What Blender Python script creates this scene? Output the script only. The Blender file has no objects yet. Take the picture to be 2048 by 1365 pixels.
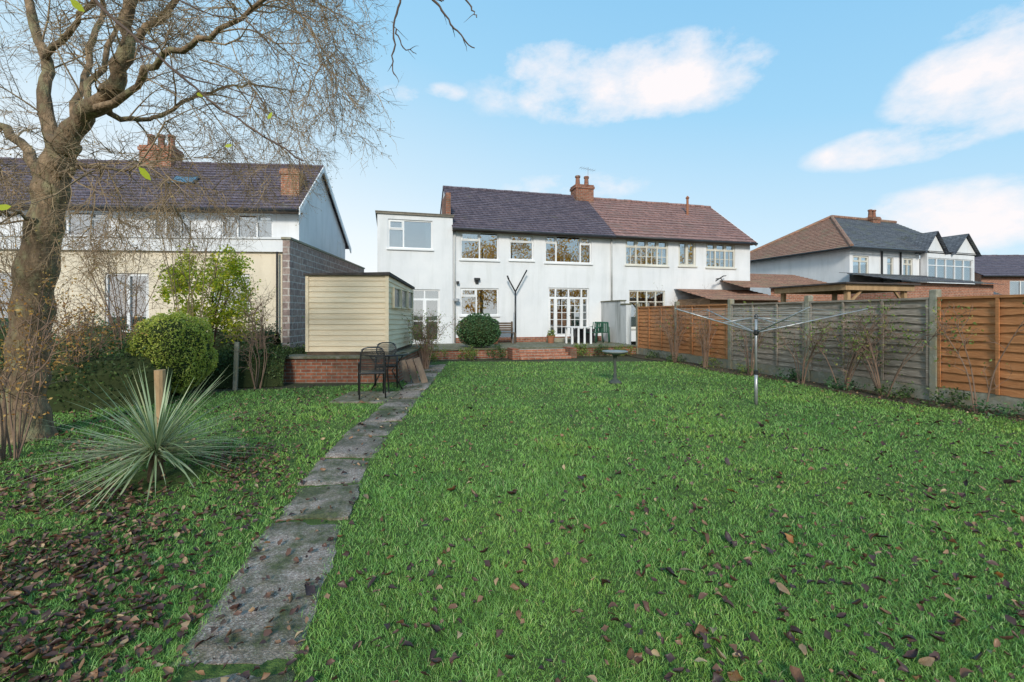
import bpy, math, random
import numpy as np
from mathutils import Vector, Matrix
from mathutils import noise as MN
random.seed(7); rng=np.random.default_rng(7)
S=bpy.context.scene; COL=S.collection
R=math.radians
def X(px,d): return (px-1024)/910*d          # survey bearings -> metres
def Z(py,d): return 1.5+(630-py)/910*d
OFF={}
# ------------------------------------------------------------------ materials
def nt(name):
    m=bpy.data.materials.new(name); m.use_nodes=True
    n=m.node_tree; return m,n,n.nodes['Principled BSDF'],n.links
def rgb(c): return (c[0],c[1],c[2],1)
def ramp(n,stops):
    r=n.nodes.new('ShaderNodeValToRGB'); e=r.color_ramp.elements
    e[0].position=stops[0][0]; e[0].color=rgb(stops[0][1]); e[1].position=stops[-1][0]; e[1].color=rgb(stops[-1][1])
    for p,c in stops[1:-1]:
        k=e.new(p); k.color=rgb(c)
    return r
def mapping(n,l,scale=(1,1,1),coord='Object'):
    t=n.nodes.new('ShaderNodeTexCoord'); mp=n.nodes.new('ShaderNodeMapping')
    mp.inputs['Scale'].default_value=scale; l.new(t.outputs[coord],mp.inputs[0]); return mp
def noise(n,l,vec,scale,detail=4,rough=.6):
    t=n.nodes.new('ShaderNodeTexNoise'); t.inputs['Scale'].default_value=scale
    t.inputs['Detail'].default_value=detail; t.inputs['Roughness'].default_value=rough
    l.new(vec.outputs[0],t.inputs['Vector']); return t
def mixc(n,l,fac,a,b,mode='MIX'):
    m=n.nodes.new('ShaderNodeMix'); m.data_type='RGBA'; m.blend_type=mode
    for s,v in ((0,fac),(6,a),(7,b)):
        if hasattr(v,'is_linked') or hasattr(v,'links'): l.new(v,m.inputs[s])
        elif isinstance(v,(int,float)): m.inputs[s].default_value=v
        else: m.inputs[s].default_value=rgb(v)
    return m.outputs[2]
def bumpn(n,l,h,strength,dist,b):
    bp=n.nodes.new('ShaderNodeBump'); bp.inputs['Strength'].default_value=strength; bp.inputs['Distance'].default_value=dist
    l.new(h,bp.inputs['Height']); l.new(bp.outputs[0],b.inputs['Normal']); return bp
def mat(name,c1,c2=None,sc=4,rough=.8,bump=.3,bsc=40,metal=0,stretch=(1,1,1),dist=.01,spec=.3,c3=None,big=.6):
    m,n,b,l=nt(name); mp=mapping(n,l,stretch)
    c2=c2 or tuple(v*.75 for v in c1)
    t=noise(n,l,mp,sc,5); r=ramp(n,[(.33,c1),(.67,c2)] if not c3 else [(.3,c1),(.5,c2),(.68,c3)])
    l.new(t.outputs['Fac'],r.inputs[0])
    t3=noise(n,l,mp,big,2); r3=ramp(n,[(.3,(.78,.78,.78)),(.65,(1,1,1))]); l.new(t3.outputs['Fac'],r3.inputs[0])
    o=mixc(n,l,1.0,r.outputs[0],r3.outputs[0],'MULTIPLY'); l.new(o,b.inputs['Base Color'])
    b.inputs['Roughness'].default_value=rough; b.inputs['Metallic'].default_value=metal; b.inputs['Specular IOR Level'].default_value=spec
    if bump:
        t2=noise(n,l,mp,bsc,3); bumpn(n,l,t2.outputs['Fac'],bump,dist,b)
    return m
def brick(name,c1,c2,mort,w,h,ms=.012,bump=.5,stain=None,off=.5,rough=.85,stainlo=.5,stainhi=.7):
    m,n,b,l=nt(name)
    t=n.nodes.new('ShaderNodeTexCoord'); sp=n.nodes.new('ShaderNodeSeparateXYZ'); l.new(t.outputs['Object'],sp.inputs[0])
    ad=n.nodes.new('ShaderNodeMath'); l.new(sp.outputs[0],ad.inputs[0]); l.new(sp.outputs[1],ad.inputs[1])
    cb=n.nodes.new('ShaderNodeCombineXYZ'); l.new(ad.outputs[0],cb.inputs[0]); l.new(sp.outputs[2],cb.inputs[1])
    bt=n.nodes.new('ShaderNodeTexBrick'); l.new(cb.outputs[0],bt.inputs['Vector'])
    bt.inputs['Scale'].default_value=1; bt.inputs['Brick Width'].default_value=w; bt.inputs['Row Height'].default_value=h
    bt.inputs['Mortar Size'].default_value=ms; bt.offset=off
    bt.inputs['Color1'].default_value=rgb(c1); bt.inputs['Color2'].default_value=rgb(c2); bt.inputs['Mortar'].default_value=rgb(mort)
    mp=mapping(n,l); t1=noise(n,l,mp,9); r1=ramp(n,[(.3,(.6,.6,.6)),(.7,(1.15,1.15,1.15))]); l.new(t1.outputs['Fac'],r1.inputs[0])
    o=mixc(n,l,1.0,bt.outputs['Color'],r1.outputs[0],'MULTIPLY')
    if stain:
        t2=noise(n,l,mp,1.3,6,.7); r2=ramp(n,[(stainlo,(0,0,0)),(stainhi,(1,1,1))]); l.new(t2.outputs['Fac'],r2.inputs[0])
        o=mixc(n,l,r2.outputs[0],o,stain)
    l.new(o,b.inputs['Base Color']); b.inputs['Roughness'].default_value=rough; b.inputs['Specular IOR Level'].default_value=.25
    iv=n.nodes.new('ShaderNodeMath'); iv.operation='SUBTRACT'; iv.inputs[0].default_value=1; l.new(bt.outputs['Fac'],iv.inputs[1])
    bumpn(n,l,iv.outputs[0],bump,.012,b)
    return m
def leafmat(name,stops,trans=.3,rough=.5,spec=.3):
    m,n,b,l=nt(name); g=n.nodes.new('ShaderNodeNewGeometry'); r=ramp(n,stops)
    l.new(g.outputs['Random Per Island'],r.inputs[0]); l.new(r.outputs[0],b.inputs['Base Color'])
    b.inputs['Roughness'].default_value=rough; b.inputs['Specular IOR Level'].default_value=spec
    tr=n.nodes.new('ShaderNodeBsdfTranslucent'); l.new(r.outputs[0],tr.inputs[0])
    mx=n.nodes.new('ShaderNodeMixShader'); mx.inputs[0].default_value=trans
    l.new(b.outputs[0],mx.inputs[1]); l.new(tr.outputs[0],mx.inputs[2]); l.new(mx.outputs[0],n.nodes['Material Output'].inputs[0])
    return m
def glassmat(name,refl=.45,tint=(.75,.8,.82)):
    m,n,b,l=nt(name); n.nodes.remove(b)
    t=n.nodes.new('ShaderNodeBsdfTransparent'); t.inputs[0].default_value=rgb(tint)
    g=n.nodes.new('ShaderNodeBsdfGlossy'); g.inputs['Roughness'].default_value=.01
    mp=mapping(n,l); nz=noise(n,l,mp,1.1,1); bp=n.nodes.new('ShaderNodeBump'); bp.inputs['Strength'].default_value=.08; bp.inputs['Distance'].default_value=.03
    l.new(nz.outputs['Fac'],bp.inputs['Height']); l.new(bp.outputs[0],g.inputs['Normal'])
    x=n.nodes.new('ShaderNodeMixShader'); x.inputs[0].default_value=refl
    l.new(t.outputs[0],x.inputs[1]); l.new(g.outputs[0],x.inputs[2]); l.new(x.outputs[0],n.nodes['Material Output'].inputs[0]); return m

def rendermat(name,c,dirt,amt=.5):
    m,n,b,l=nt(name); mp=mapping(n,l,(1.2,1.2,.18)); t=noise(n,l,mp,2.2,6,.65)
    r=ramp(n,[(.48,(0,0,0)),(.8,(amt,amt,amt))]); l.new(t.outputs['Fac'],r.inputs[0])
    mp2=mapping(n,l); t4=noise(n,l,mp2,.8,5); r4=ramp(n,[(.35,(.90,.91,.92)),(.65,(1,1,1))]); l.new(t4.outputs['Fac'],r4.inputs[0])
    o=mixc(n,l,r.outputs[0],c,dirt); o=mixc(n,l,1.0,o,r4.outputs[0],'MULTIPLY'); l.new(o,b.inputs['Base Color'])
    b.inputs['Roughness'].default_value=.9; b.inputs['Specular IOR Level'].default_value=.15
    t2=noise(n,l,mp2,55,3); bumpn(n,l,t2.outputs['Fac'],.3,.01,b); return m
white_render=rendermat('white_render',(.76,.76,.765),(.46,.47,.44),.42)
cream_render=rendermat('cream_render',(.76,.66,.51),(.5,.42,.3),.4)
old_render=rendermat('old_render',(.62,.62,.61),(.16,.17,.15),1.0)
upvc=mat('white_plastic',(.84,.84,.84),(.80,.80,.80),3,.35,0)
cream_paint=mat('cream_paint',(.74,.71,.63),(.68,.65,.56),3,.45,0)
brick_red=brick('red_brick',(.36,.13,.07),(.27,.09,.055),(.29,.25,.2),.225,.075,.01,.5,(.09,.07,.045),stainlo=.5,stainhi=.78)
brick_orange=brick('orange_brick',(.46,.18,.10),(.36,.13,.07),(.4,.33,.27),.225,.075,.01)
soldier=brick('soldier_brick',(.20,.08,.05),(.13,.055,.04),(.12,.09,.07),.075,.225,.01,.5,off=0)
block=brick('concrete_block',(.38,.29,.25),(.28,.21,.19),(.50,.46,.42),.45,.22,.018,.6)
slate=brick('slate_tile',(.19,.15,.175),(.12,.095,.12),(.035,.03,.035),.2,.1,.008,.4,(.17,.155,.10),rough=.7,stainlo=.6,stainhi=.9)
browntile=brick('brown_tile',(.37,.21,.18),(.28,.16,.14),(.07,.045,.045),.3,.2,.01,.4,(.21,.14,.12),rough=.75)
redtile=brick('weathered_red_tile',(.46,.26,.18),(.35,.19,.13),(.13,.08,.07),.18,.1,.008,.4,(.26,.2,.13))
mosstile=brick('mossy_tile',(.19,.20,.22),(.12,.125,.145),(.03,.03,.03),.2,.1,.008,.4,(.15,.16,.08),stainlo=.52,stainhi=.8)
glass=glassmat('window_glass',.5)
dark=mat('black_metal',(.015,.015,.017),(.03,.03,.03),5,.4,.1,60,spec=.5)
gutter=mat('black_gutter',(.03,.03,.033),(.05,.05,.05),5,.4,0)
grey_pipe=mat('grey_pipe',(.55,.55,.53),(.45,.45,.44),5,.5,0)
felt=mat('roofing_felt',(.06,.05,.05),(.12,.10,.085),8,.95,.5)
parapet_m=mat('parapet_cap',(.28,.25,.2),(.18,.16,.13),6,.9,.3)
curtain_m=mat('curtain_cloth',(.66,.66,.64),(.55,.55,.53),4,.9,0)
concrete=mat('concrete',(.42,.39,.31),(.27,.26,.20),7,.9,.5,60,c3=(.36,.30,.19))
mossconc=mat('mossy_concrete',(.27,.24,.205),(.13,.13,.07),3.2,.95,.8,45,c3=(.30,.26,.22),dist=.012)
wood_orange=mat('orange_stained_wood',(.66,.30,.125),(.45,.185,.07),3,.75,.5,25,stretch=(1,1,7),c3=(.58,.27,.12))
wood_grey=mat('weathered_grey_wood',(.50,.42,.35),(.26,.215,.17),3,.85,.6,25,stretch=(.8,1,9),c3=(.55,.46,.37),big=1.2)
wood_pale=mat('pale_timber',(.50,.33,.18),(.36,.23,.12),3,.75,.4,25,stretch=(3,3,1))
wood_dark=mat('brown_timber',(.16,.11,.075),(.09,.065,.045),4,.8,.5,25)
wood_clad=mat('brown_timber_cladding',(.30,.18,.10),(.2,.12,.07),4,.8,.5,25,stretch=(1,1,8))
wood_old=mat('old_leaning_board',(.30,.22,.15),(.19,.13,.10),4,.8,.5,25,stretch=(3,3,1))
cream_wood=mat('cream_painted_boards',(.93,.77,.55),(.86,.69,.47),3,.6,.3,60,stretch=(.5,.5,3))
bark=mat('tree_bark',(.42,.29,.175),(.17,.115,.07),7,.95,1.0,26,stretch=(1,1,.5),c3=(.30,.27,.15),dist=.035,big=1.6)
twig=mat('twig_bark',(.27,.185,.115),(.36,.26,.15),3,.85,.2)
twigd=mat('dark_twig',(.09,.06,.05),(.16,.11,.08),3,.85,.2)
twigl=mat('brown_stem',(.22,.14,.10),(.30,.2,.14),3,.85,.2)
steel=mat('galvanised_steel',(.5,.51,.52),(.42,.43,.44),5,.35,0,metal=.5)
line_m=mat('clothes_line_plastic',(.42,.44,.44),(.32,.36,.36),5,.5,0)
green_pl=mat('green_plastic',(.03,.10,.065),(.035,.12,.075),4,.4,0)
soil=mat('soil_material',(.07,.05,.034),(.10,.075,.048),9,.95,1,30,c3=(.07,.08,.03),dist=.03)
terracotta=mat('terracotta',(.4,.17,.09),(.32,.13,.07),6,.8,.2)
ivy_m=leafmat('ivy_leaf',[(0,(.025,.05,.016)),(.6,(.06,.11,.03)),(1,(.14,.19,.055))],.15)
bush_m=leafmat('dark_bush_leaf',[(0,(.03,.07,.028)),(.6,(.06,.14,.05)),(1,(.12,.21,.08))],.15)
box_m=leafmat('clipped_bush_leaf',[(0,(.32,.40,.06)),(.5,(.50,.56,.09)),(1,(.70,.68,.18))],.3)
yel_m=leafmat('yellow_green_leaf',[(0,(.20,.32,.025)),(.5,(.44,.52,.04)),(1,(.74,.66,.06))],.4)
rose_m=leafmat('rose_leaf',[(0,(.08,.15,.03)),(.6,(.18,.27,.06)),(1,(.36,.30,.08))],.3)
orange_m=leafmat('autumn_leaf',[(0,(.34,.14,.03)),(.5,(.55,.29,.08)),(1,(.68,.45,.14))],.4)
gold_m=leafmat('golden_leaf',[(0,(.50,.24,.03)),(.5,(.75,.42,.05)),(1,(.82,.55,.10))],.55)
litter_m=leafmat('brown_leaf',[(0,(.04,.022,.020)),(.4,(.085,.043,.034)),(.72,(.17,.085,.048)),(.92,(.29,.165,.09)),(1,(.44,.32,.18))],.05,.45,.4)
cord_m=leafmat('cordyline_leaf',[(0,(.16,.23,.10)),(.5,(.30,.37,.19)),(1,(.54,.56,.34))],.15,.4,.45)
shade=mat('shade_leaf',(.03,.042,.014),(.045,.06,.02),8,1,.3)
def grassmat(name):
    m,n,b,l=nt(name); g=n.nodes.new('ShaderNodeNewGeometry'); r=ramp(n,[(0,(.12,.27,.05)),(.6,(.185,.36,.075)),(.95,(.27,.44,.12)),(1,(.46,.42,.2))])
    l.new(g.outputs['Random Per Island'],r.inputs[0]); mp=mapping(n,l); t=noise(n,l,mp,.55,5,.65)
    r2=ramp(n,[(.3,(.68,.82,.82)),(.47,(1.0,1.02,1)),(.6,(1.2,1.1,.95)),(.72,(1.5,1.25,.95))]); l.new(t.outputs['Fac'],r2.inputs[0])
    t6=noise(n,l,mp,3.5,4,.7); r6=ramp(n,[(.32,(.66,.72,.66)),(.6,(1.12,1.1,1.08))]); l.new(t6.outputs['Fac'],r6.inputs[0])
    o=mixc(n,l,1.0,r.outputs[0],r2.outputs[0],'MULTIPLY'); o=mixc(n,l,1.0,o,r6.outputs[0],'MULTIPLY'); l.new(o,b.inputs['Base Color']); b.inputs['Roughness'].default_value=.45; b.inputs['Specular IOR Level'].default_value=.4
    return m
blade_m=grassmat('grass_blade')
lawn_m=mat('lawn_turf',(.10,.19,.035),(.08,.13,.03),14,.95,1,90,c3=(.16,.25,.055),dist=.03,big=.5)
ground_m=mat('ground_material',(.05,.065,.025),(.075,.065,.04),2,.95,.6,20,dist=.03)

# ------------------------------------------------------------------ mesh helpers
class MB:
    def __init__(s): s.v=[]; s.f=[]
    def poly(s,p): i=len(s.v); s.v+= [tuple(q) for q in p]; s.f.append(tuple(range(i,i+len(p)))); return s
    def box(s,x0,x1,y0,y1,z0,z1,M=None):
        i=len(s.v); P=[(x,y,z) for z in (z0,z1) for y in (y0,y1) for x in (x0,x1)]
        if M is not None: P=[tuple(M@Vector(p)) for p in P]
        s.v+=P
        for f in ((0,2,3,1),(4,5,7,6),(0,1,5,4),(2,6,7,3),(0,4,6,2),(1,3,7,5)): s.f.append(tuple(i+k for k in f))
        return s
    def tube(s,pts,rad,n=6,cap=True):
        pts=[Vector(p) for p in pts]
        if isinstance(rad,(int,float)): rad=[rad]*len(pts)
        i0=len(s.v); a=None
        for k,p in enumerate(pts):
            t=(pts[min(k+1,len(pts)-1)]-pts[max(k-1,0)])
            if t.length<1e-9: t=Vector((0,0,1))
            t.normalize()
            if a is None: a=t.orthogonal().normalized()
            else:
                a=a-t*a.dot(t)
                a=a.normalized() if a.length>1e-6 else t.orthogonal().normalized()
            b=t.cross(a)
            for j in range(n):
                w=2*math.pi*j/n; q=p+(a*math.cos(w)+b*math.sin(w))*rad[k]; s.v.append((q.x,q.y,q.z))
        for k in range(len(pts)-1):
            for j in range(n):
                A=i0+k*n+j; B=i0+k*n+(j+1)%n; s.f.append((A,B,B+n,A+n))
        if cap:
            s.f.append(tuple(i0+j for j in range(n))[::-1]); e=i0+(len(pts)-1)*n; s.f.append(tuple(e+j for j in range(n)))
        return s
    def lathe(s,c,prof,n=20):
        i0=len(s.v)
        for r,z in prof:
            for j in range(n):
                w=2*math.pi*j/n; s.v.append((c[0]+r*math.cos(w),c[1]+r*math.sin(w),c[2]+z))
        for k in range(len(prof)-1):
            for j in range(n):
                A=i0+k*n+j; B=i0+k*n+(j+1)%n; s.f.append((A,B,B+n,A+n))
        s.f.append(tuple(i0+j for j in range(n))[::-1]); e=i0+(len(prof)-1)*n; s.f.append(tuple(e+j for j in range(n)))
        return s
    def obj(s,name,m,parent=None,smooth=False,M=None,label=None,cat=None,bevel=0,kind=None,origin=None):
        me=bpy.data.meshes.new(name); V=s.v
        if M is not None: V=[tuple(M@Vector(p)) for p in V]
        r=parent
        while r is not None and r.parent is not None: r=r.parent
        o3=OFF.get(r.name,(0,0,0)) if r is not None else (origin or (0,0,0))
        V=[(a-o3[0],b-o3[1],c-o3[2]) for a,b,c in V]
        me.from_pydata(V,[],s.f); me.update()
        if smooth: me.polygons.foreach_set('use_smooth',[True]*len(me.polygons))
        me.materials.append(m)
        return fin(name,me,parent,label,cat,bevel,kind,origin)
def fin(name,me,parent=None,label=None,cat=None,bevel=0,kind=None,origin=None):
    ob=bpy.data.objects.new(name,me); COL.objects.link(ob)
    if parent is not None: ob.parent=parent
    elif origin: ob.location=origin
    if label: ob['label']=label
    if cat: ob['category']=cat
    if kind: ob['kind']=kind
    if bevel:
        b=ob.modifiers.new('bevel','BEVEL'); b.width=bevel; b.segments=2; b.limit_method='ANGLE'
    return ob
def root(name,label,cat,base=(0,0,0),th=0,group=None):
    e=bpy.data.objects.new(name,None); COL.objects.link(e); e.empty_display_size=.3
    c,s_=math.cos(th),math.sin(th)
    e.location=(c*base[0]-s_*base[1],s_*base[0]+c*base[1],base[2]); e.rotation_euler=(0,0,th)
    e['label']=label; e['category']=cat
    if group: e['group']=group
    OFF[e.name]=base; return e
def fast(name,V,T,m,parent=None,smooth=False,**k):
    r=parent
    while r is not None and r.parent is not None: r=r.parent
    if r is not None: V=V-np.array(OFF.get(r.name,(0,0,0)))
    me=bpy.data.meshes.new(name); me.vertices.add(len(V)); me.vertices.foreach_set('co',V.astype(np.float32).ravel())
    me.loops.add(len(T)*3); me.loops.foreach_set('vertex_index',T.astype(np.int32).ravel())
    me.polygons.add(len(T)); me.polygons.foreach_set('loop_start',np.arange(0,len(T)*3,3,dtype=np.int32))
    me.update(calc_edges=True); me.validate()
    if smooth: me.polygons.foreach_set('use_smooth',[True]*len(me.polygons))
    me.materials.append(m); return fin(name,me,parent,**k)
def leafdata(P,size,aspect=.55,up=0.0,flat=None):
    n=len(P); a=rng.normal(size=(n,3)); a[:,2]+=up; 
    if flat is not None: a[:,2]*=flat
    a/=np.linalg.norm(a,axis=1)[:,None]; b=rng.normal(size=(n,3))
    if flat is not None: b[:,2]*=flat
    b-=a*(a*b).sum(1)[:,None]; b/=np.linalg.norm(b,axis=1)[:,None]; c=np.cross(a,b)
    L=(size*rng.uniform(.6,1.3,n))[:,None]; W=L*aspect
    V=np.stack([P-a*L*.5,P+b*W*.5+c*L*.1,P+a*L*.5,P-b*W*.5+c*L*.1],1).reshape(-1,3)
    i=np.arange(n)[:,None]*4; T=np.concatenate([i+np.array([[0,1,2]]),i+np.array([[0,2,3]])],1).reshape(-1,3)
    return V,T
def clumps(c,rad,nc,per,cr,shell=.75,cut=None):
    d=rng.normal(size=(nc,3)); d/=np.linalg.norm(d,axis=1)[:,None]
    r=rng.uniform(shell**3,1,nc)**(1/3)
    C=np.array(c)+d*r[:,None]*np.array(rad)
    P=(C[:,None,:]+rng.normal(size=(nc,per,3))*cr*rng.uniform(.5,1.3,(nc,1,1))).reshape(-1,3)
    if cut is not None: P=P[P[:,2]>cut]
    return P
def blob(c,rad,seed=0,sub=4,amp=.12,zc=None):
    import bmesh
    bm=bmesh.new(); bmesh.ops.create_icosphere(bm,subdivisions=sub,radius=1)
    mb=MB()
    for v in bm.verts:
        k=1+amp*MN.noise(v.co*2.2+Vector((seed,seed,0)))+amp*.4*MN.noise(v.co*7)
        p=Vector((c[0]+v.co.x*rad[0]*k,c[1]+v.co.y*rad[1]*k,c[2]+v.co.z*rad[2]*k))
        if zc is not None: p.z=max(p.z,zc)
        mb.v.append(tuple(p))
    for f in bm.faces: mb.f.append(tuple(v.index for v in f.verts))
    bm.free(); return mb

# ------------------------------------------------------------------ building parts
def wallface(mb,x0,x1,z0,z1,y,holes,dep=.14):
    xs=sorted({x0,x1,*[h[0] for h in holes],*[h[1] for h in holes]}); zs=sorted({z0,z1,*[h[2] for h in holes],*[h[3] for h in holes]})
    for a,b in zip(xs,xs[1:]):
        for c,d in zip(zs,zs[1:]):
            mx,mz=(a+b)/2,(c+d)/2
            if any(h[0]<mx<h[1] and h[2]<mz<h[3] for h in holes): continue
            mb.poly([(a,y,c),(b,y,c),(b,y,d),(a,y,d)])
    for h in holes:
        a,b,c,d=h[:4]; y2=y+dep
        mb.poly([(a,y,c),(a,y,d),(a,y2,d),(a,y2,c)]); mb.poly([(b,y,c),(b,y2,c),(b,y2,d),(b,y,d)])
        mb.poly([(a,y,d),(b,y,d),(b,y2,d),(a,y2,d)]); mb.poly([(a,y,c),(a,y2,c),(b,y2,c),(b,y,c)])
def window(par,x0,x1,z0,z1,y,cols,fm=None,name='window',curt=(),sill=True,fw=.055,M=None,g=None,handle=False,blind=0):
    fm=fm or upvc
    gl=MB().box(x0+.01,x1-.01,y+.085,y+.093,z0+.01,z1-.01).obj(name,g or glass,par,M=M)
    f=MB(); ya,yb=y+.045,y+.12
    f.box(x0,x0+fw,ya,yb,z0,z1); f.box(x1-fw,x1,ya,yb,z0,z1); f.box(x0+fw,x1-fw,ya,yb,z0,z0+fw); f.box(x0+fw,x1-fw,ya,yb,z1-fw,z1)
    tot=sum(c[0] for c in cols); x=x0; W=x1-x0; H=z1-z0
    for i,c in enumerate(cols):
        xa=x; xb=x+W*c[0]/tot; x=xb
        la=xa+(fw if i==0 else fw*.5); lb=xb-(fw if i==len(cols)-1 else fw*.5)
        if i<len(cols)-1: f.box(xb-fw*.5,xb+fw*.5,ya-.003,yb,z0+fw,z1-fw)
        tr=c[1] if len(c)>1 else []
        for t in tr: f.box(la,lb,ya-.001,yb,z0+H*t-fw*.4,z0+H*t+fw*.4)
        if len(c)>2:
            q0,q1=z0+H*c[2][0]+fw*.4,z0+H*c[2][1]-fw*.4; k=.04
            q0=max(q0,z0+fw); q1=min(q1,z1-fw)
            f.box(la,la+k,ya-.015,yb-.01,q0,q1); f.box(lb-k,lb,ya-.015,yb-.01,q0,q1); f.box(la+k,lb-k,ya-.015,yb-.01,q0,q0+k); f.box(la+k,lb-k,ya-.015,yb-.01,q1-k,q1)
        if len(c)>3:
            nv,nh,q0,q1=c[3]
            q0=z0+H*q0; q1=z0+H*q1
            for k in range(1,nv): xx=la+(lb-la)*k/nv; f.box(xx-.012,xx+.012,ya+.02,yb-.01,q0,q1)
            for k in range(1,nh): zz=q0+(q1-q0)*k/nh; f.box(la,lb,ya+.022,yb-.012,zz-.012,zz+.012)
    f.obj('frame',fm,gl,M=M)
    if sill: MB().box(x0-.05,x1+.05,y-.06,y+.05,z0-.07,z0-.003).obj('sill',fm,gl,M=M,bevel=.006)
    for a,b in curt:
        cm=MB(); a=x0+W*a; b=x0+W*b; n=max(6,int((b-a)/.035))
        for k in range(n+1):
            xx=a+(b-a)*k/n; yy=y+.28+.03*math.sin(k*1.3)+.01*math.sin(k*.5)
            cm.v+= [(xx,yy,z0-.1),(xx,yy,z1+.02)]
        for k in range(n): cm.f.append((2*k,2*k+2,2*k+3,2*k+1))
        cm.obj('curtain',curtain_m,gl,M=M,smooth=True)
    if blind:
        MB().box(x0+.06,x1-.06,y+.2,y+.21,z1-H*blind,z1).obj('blind',curtain_m,gl,M=M)
    if handle:
        xm=(x0+x1)/2; zz=z0+H*.42
        MB().box(xm+.04,xm+.06,y-.01,y+.045,zz,zz+.03).box(xm+.04,xm+.15,y-.025,y-.01,zz,zz+.025).obj('handle',dark,gl,M=M)
    return gl
def slope(mb,x0,x1,ya,za,yb,zb,rows,th=.025,x0b=None,x1b=None):
    x0b=x0 if x0b is None else x0b; x1b=x1 if x1b is None else x1b
    nrm=Vector((0,-(zb-za),(yb-ya)))
    if nrm.z<0: nrm=-nrm
    nrm.normalize(); L=lambda a,b,t:a+(b-a)*t
    for k in range(rows):
        t0,t1=k/rows,(k+1)/rows; e=nrm*th
        a=[(L(x0,x0b,t0),L(ya,yb,t0)+e.y,L(za,zb,t0)+e.z),(L(x1,x1b,t0),L(ya,yb,t0)+e.y,L(za,zb,t0)+e.z),
           (L(x1,x1b,t1),L(ya,yb,t1),L(za,zb,t1)),(L(x0,x0b,t1),L(ya,yb,t1),L(za,zb,t1))]
        mb.poly(a)
        mb.poly([(a[0][0],a[0][1]-e.y,a[0][2]-e.z),(a[1][0],a[1][1]-e.y,a[1][2]-e.z),a[1],a[0]])
def gabled(par,x0,x1,y0,ym,y1,z0,eave,ridge,eave2,wallm,roofm,holes,rows=18,ovh=.28,left=True,right=True,rx0=None,rx1=None):
    w=MB(); wallface(w,x0,x1,z0,eave,y0,holes)
    for f,xx in ((left,x0),(right,x1)):
        if f: w.poly([(xx,y0,z0),(xx,y1,z0),(xx,y1,eave2),(xx,ym,ridge),(xx,y0,eave)])
    w.poly([(x0,y1,z0),(x0,y1,eave2),(x1,y1,eave2),(x1,y1,z0)])
    wo=w.obj('wall',wallm,par)
    r=MB(); sl=(ridge-eave)/(ym-y0); sl2=(ridge-eave2)/(y1-ym)
    rx0=x0-.12 if rx0 is None else rx0; rx1=x1+.12 if rx1 is None else rx1
    slope(r,rx0,rx1,y0-ovh,eave-ovh*sl+.06,ym,ridge+.06,rows); slope(r,rx0,rx1,y1+ovh,eave2-ovh*sl2+.06,ym,ridge+.06,rows)
    r.v=[(a,b,c+.02*MN.noise(Vector((a*.8,b*.8,3)))) for a,b,c in r.v]
    ro=r.obj('roof',roofm,par)
    ridget=MB(); n=int((rx1-rx0)/.42)
    for k in range(n):
        a=rx0+(rx1-rx0)*k/n; b=rx0+(rx1-rx0)*(k+1)/n-.012; e=random.uniform(-.012,.012)
        ridget.tube([(a,ym,ridge+.05+e),(b,ym,ridge+.055+e)],.095,8)
    ridget.obj('ridge_tiles',roofm,ro)
    zg=eave-ovh*sl
    MB().box(rx0+.02,rx1-.02,y0-ovh+.02,y0-.001,zg-.04,zg-.01).box(rx0+.02,rx1-.02,y0-ovh+.02,y0-ovh+.04,zg-.0095,zg+.05).obj('soffit',wood_dark,par)
    MB().tube([(rx0,y0-ovh-.045,zg+.02),(rx1,y0-ovh-.045,zg+.0)],.05,8).obj('gutter',gutter,par,smooth=True)
    return wo,ro
def bargeboard(par,x,y0,ym,y1,eave,ridge,eave2,ovh,m):
    sl=(ridge-eave)/(ym-y0); sl2=(ridge-eave2)/(y1-ym); b=MB()
    A=(y0-ovh,eave-ovh*sl); B=(ym,ridge); C2=(y1+ovh,eave2-ovh*sl2)
    for p,q in ((A,B),(B,C2)):
        i=len(b.v)
        b.v+=[(x+dx,p[0],p[1]+dz) for dx in (-.02,.02) for dz in (-.14,.09)]+[(x+dx,q[0],q[1]+dz) for dx in (-.02,.02) for dz in (-.14,.09)]
        for f in ((0,1,3,2),(4,6,7,5),(0,4,5,1),(2,3,7,6),(0,2,6,4),(1,5,7,3)): b.f.append(tuple(i+k for k in f))
    b.obj('bargeboard',m,par)
def chimney(par,x0,x1,y0,y1,z0,z1,pots,m=brick_red):
    c=MB().box(x0,x1,y0,y1,z0,z1-.2).box(x0-.04,x1+.04,y0-.04,y1+.04,z1-.2,z1-.08).box(x0-.01,x1+.01,y0-.01,y1+.01,z1-.08,z1).obj('chimney',m,par)
    for k in range(pots):
        xx=x0+(x1-x0)*(k+.5)/pots
        MB().lathe((xx,(y0+y1)/2,z1),[(.13,0),(.12,.08),(.10,.4),(.135,.42),(.135,.5),(.1,.52)],12).obj('chimney_pot',brick_red,c)
    return c

TH=R(15.1)
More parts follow.
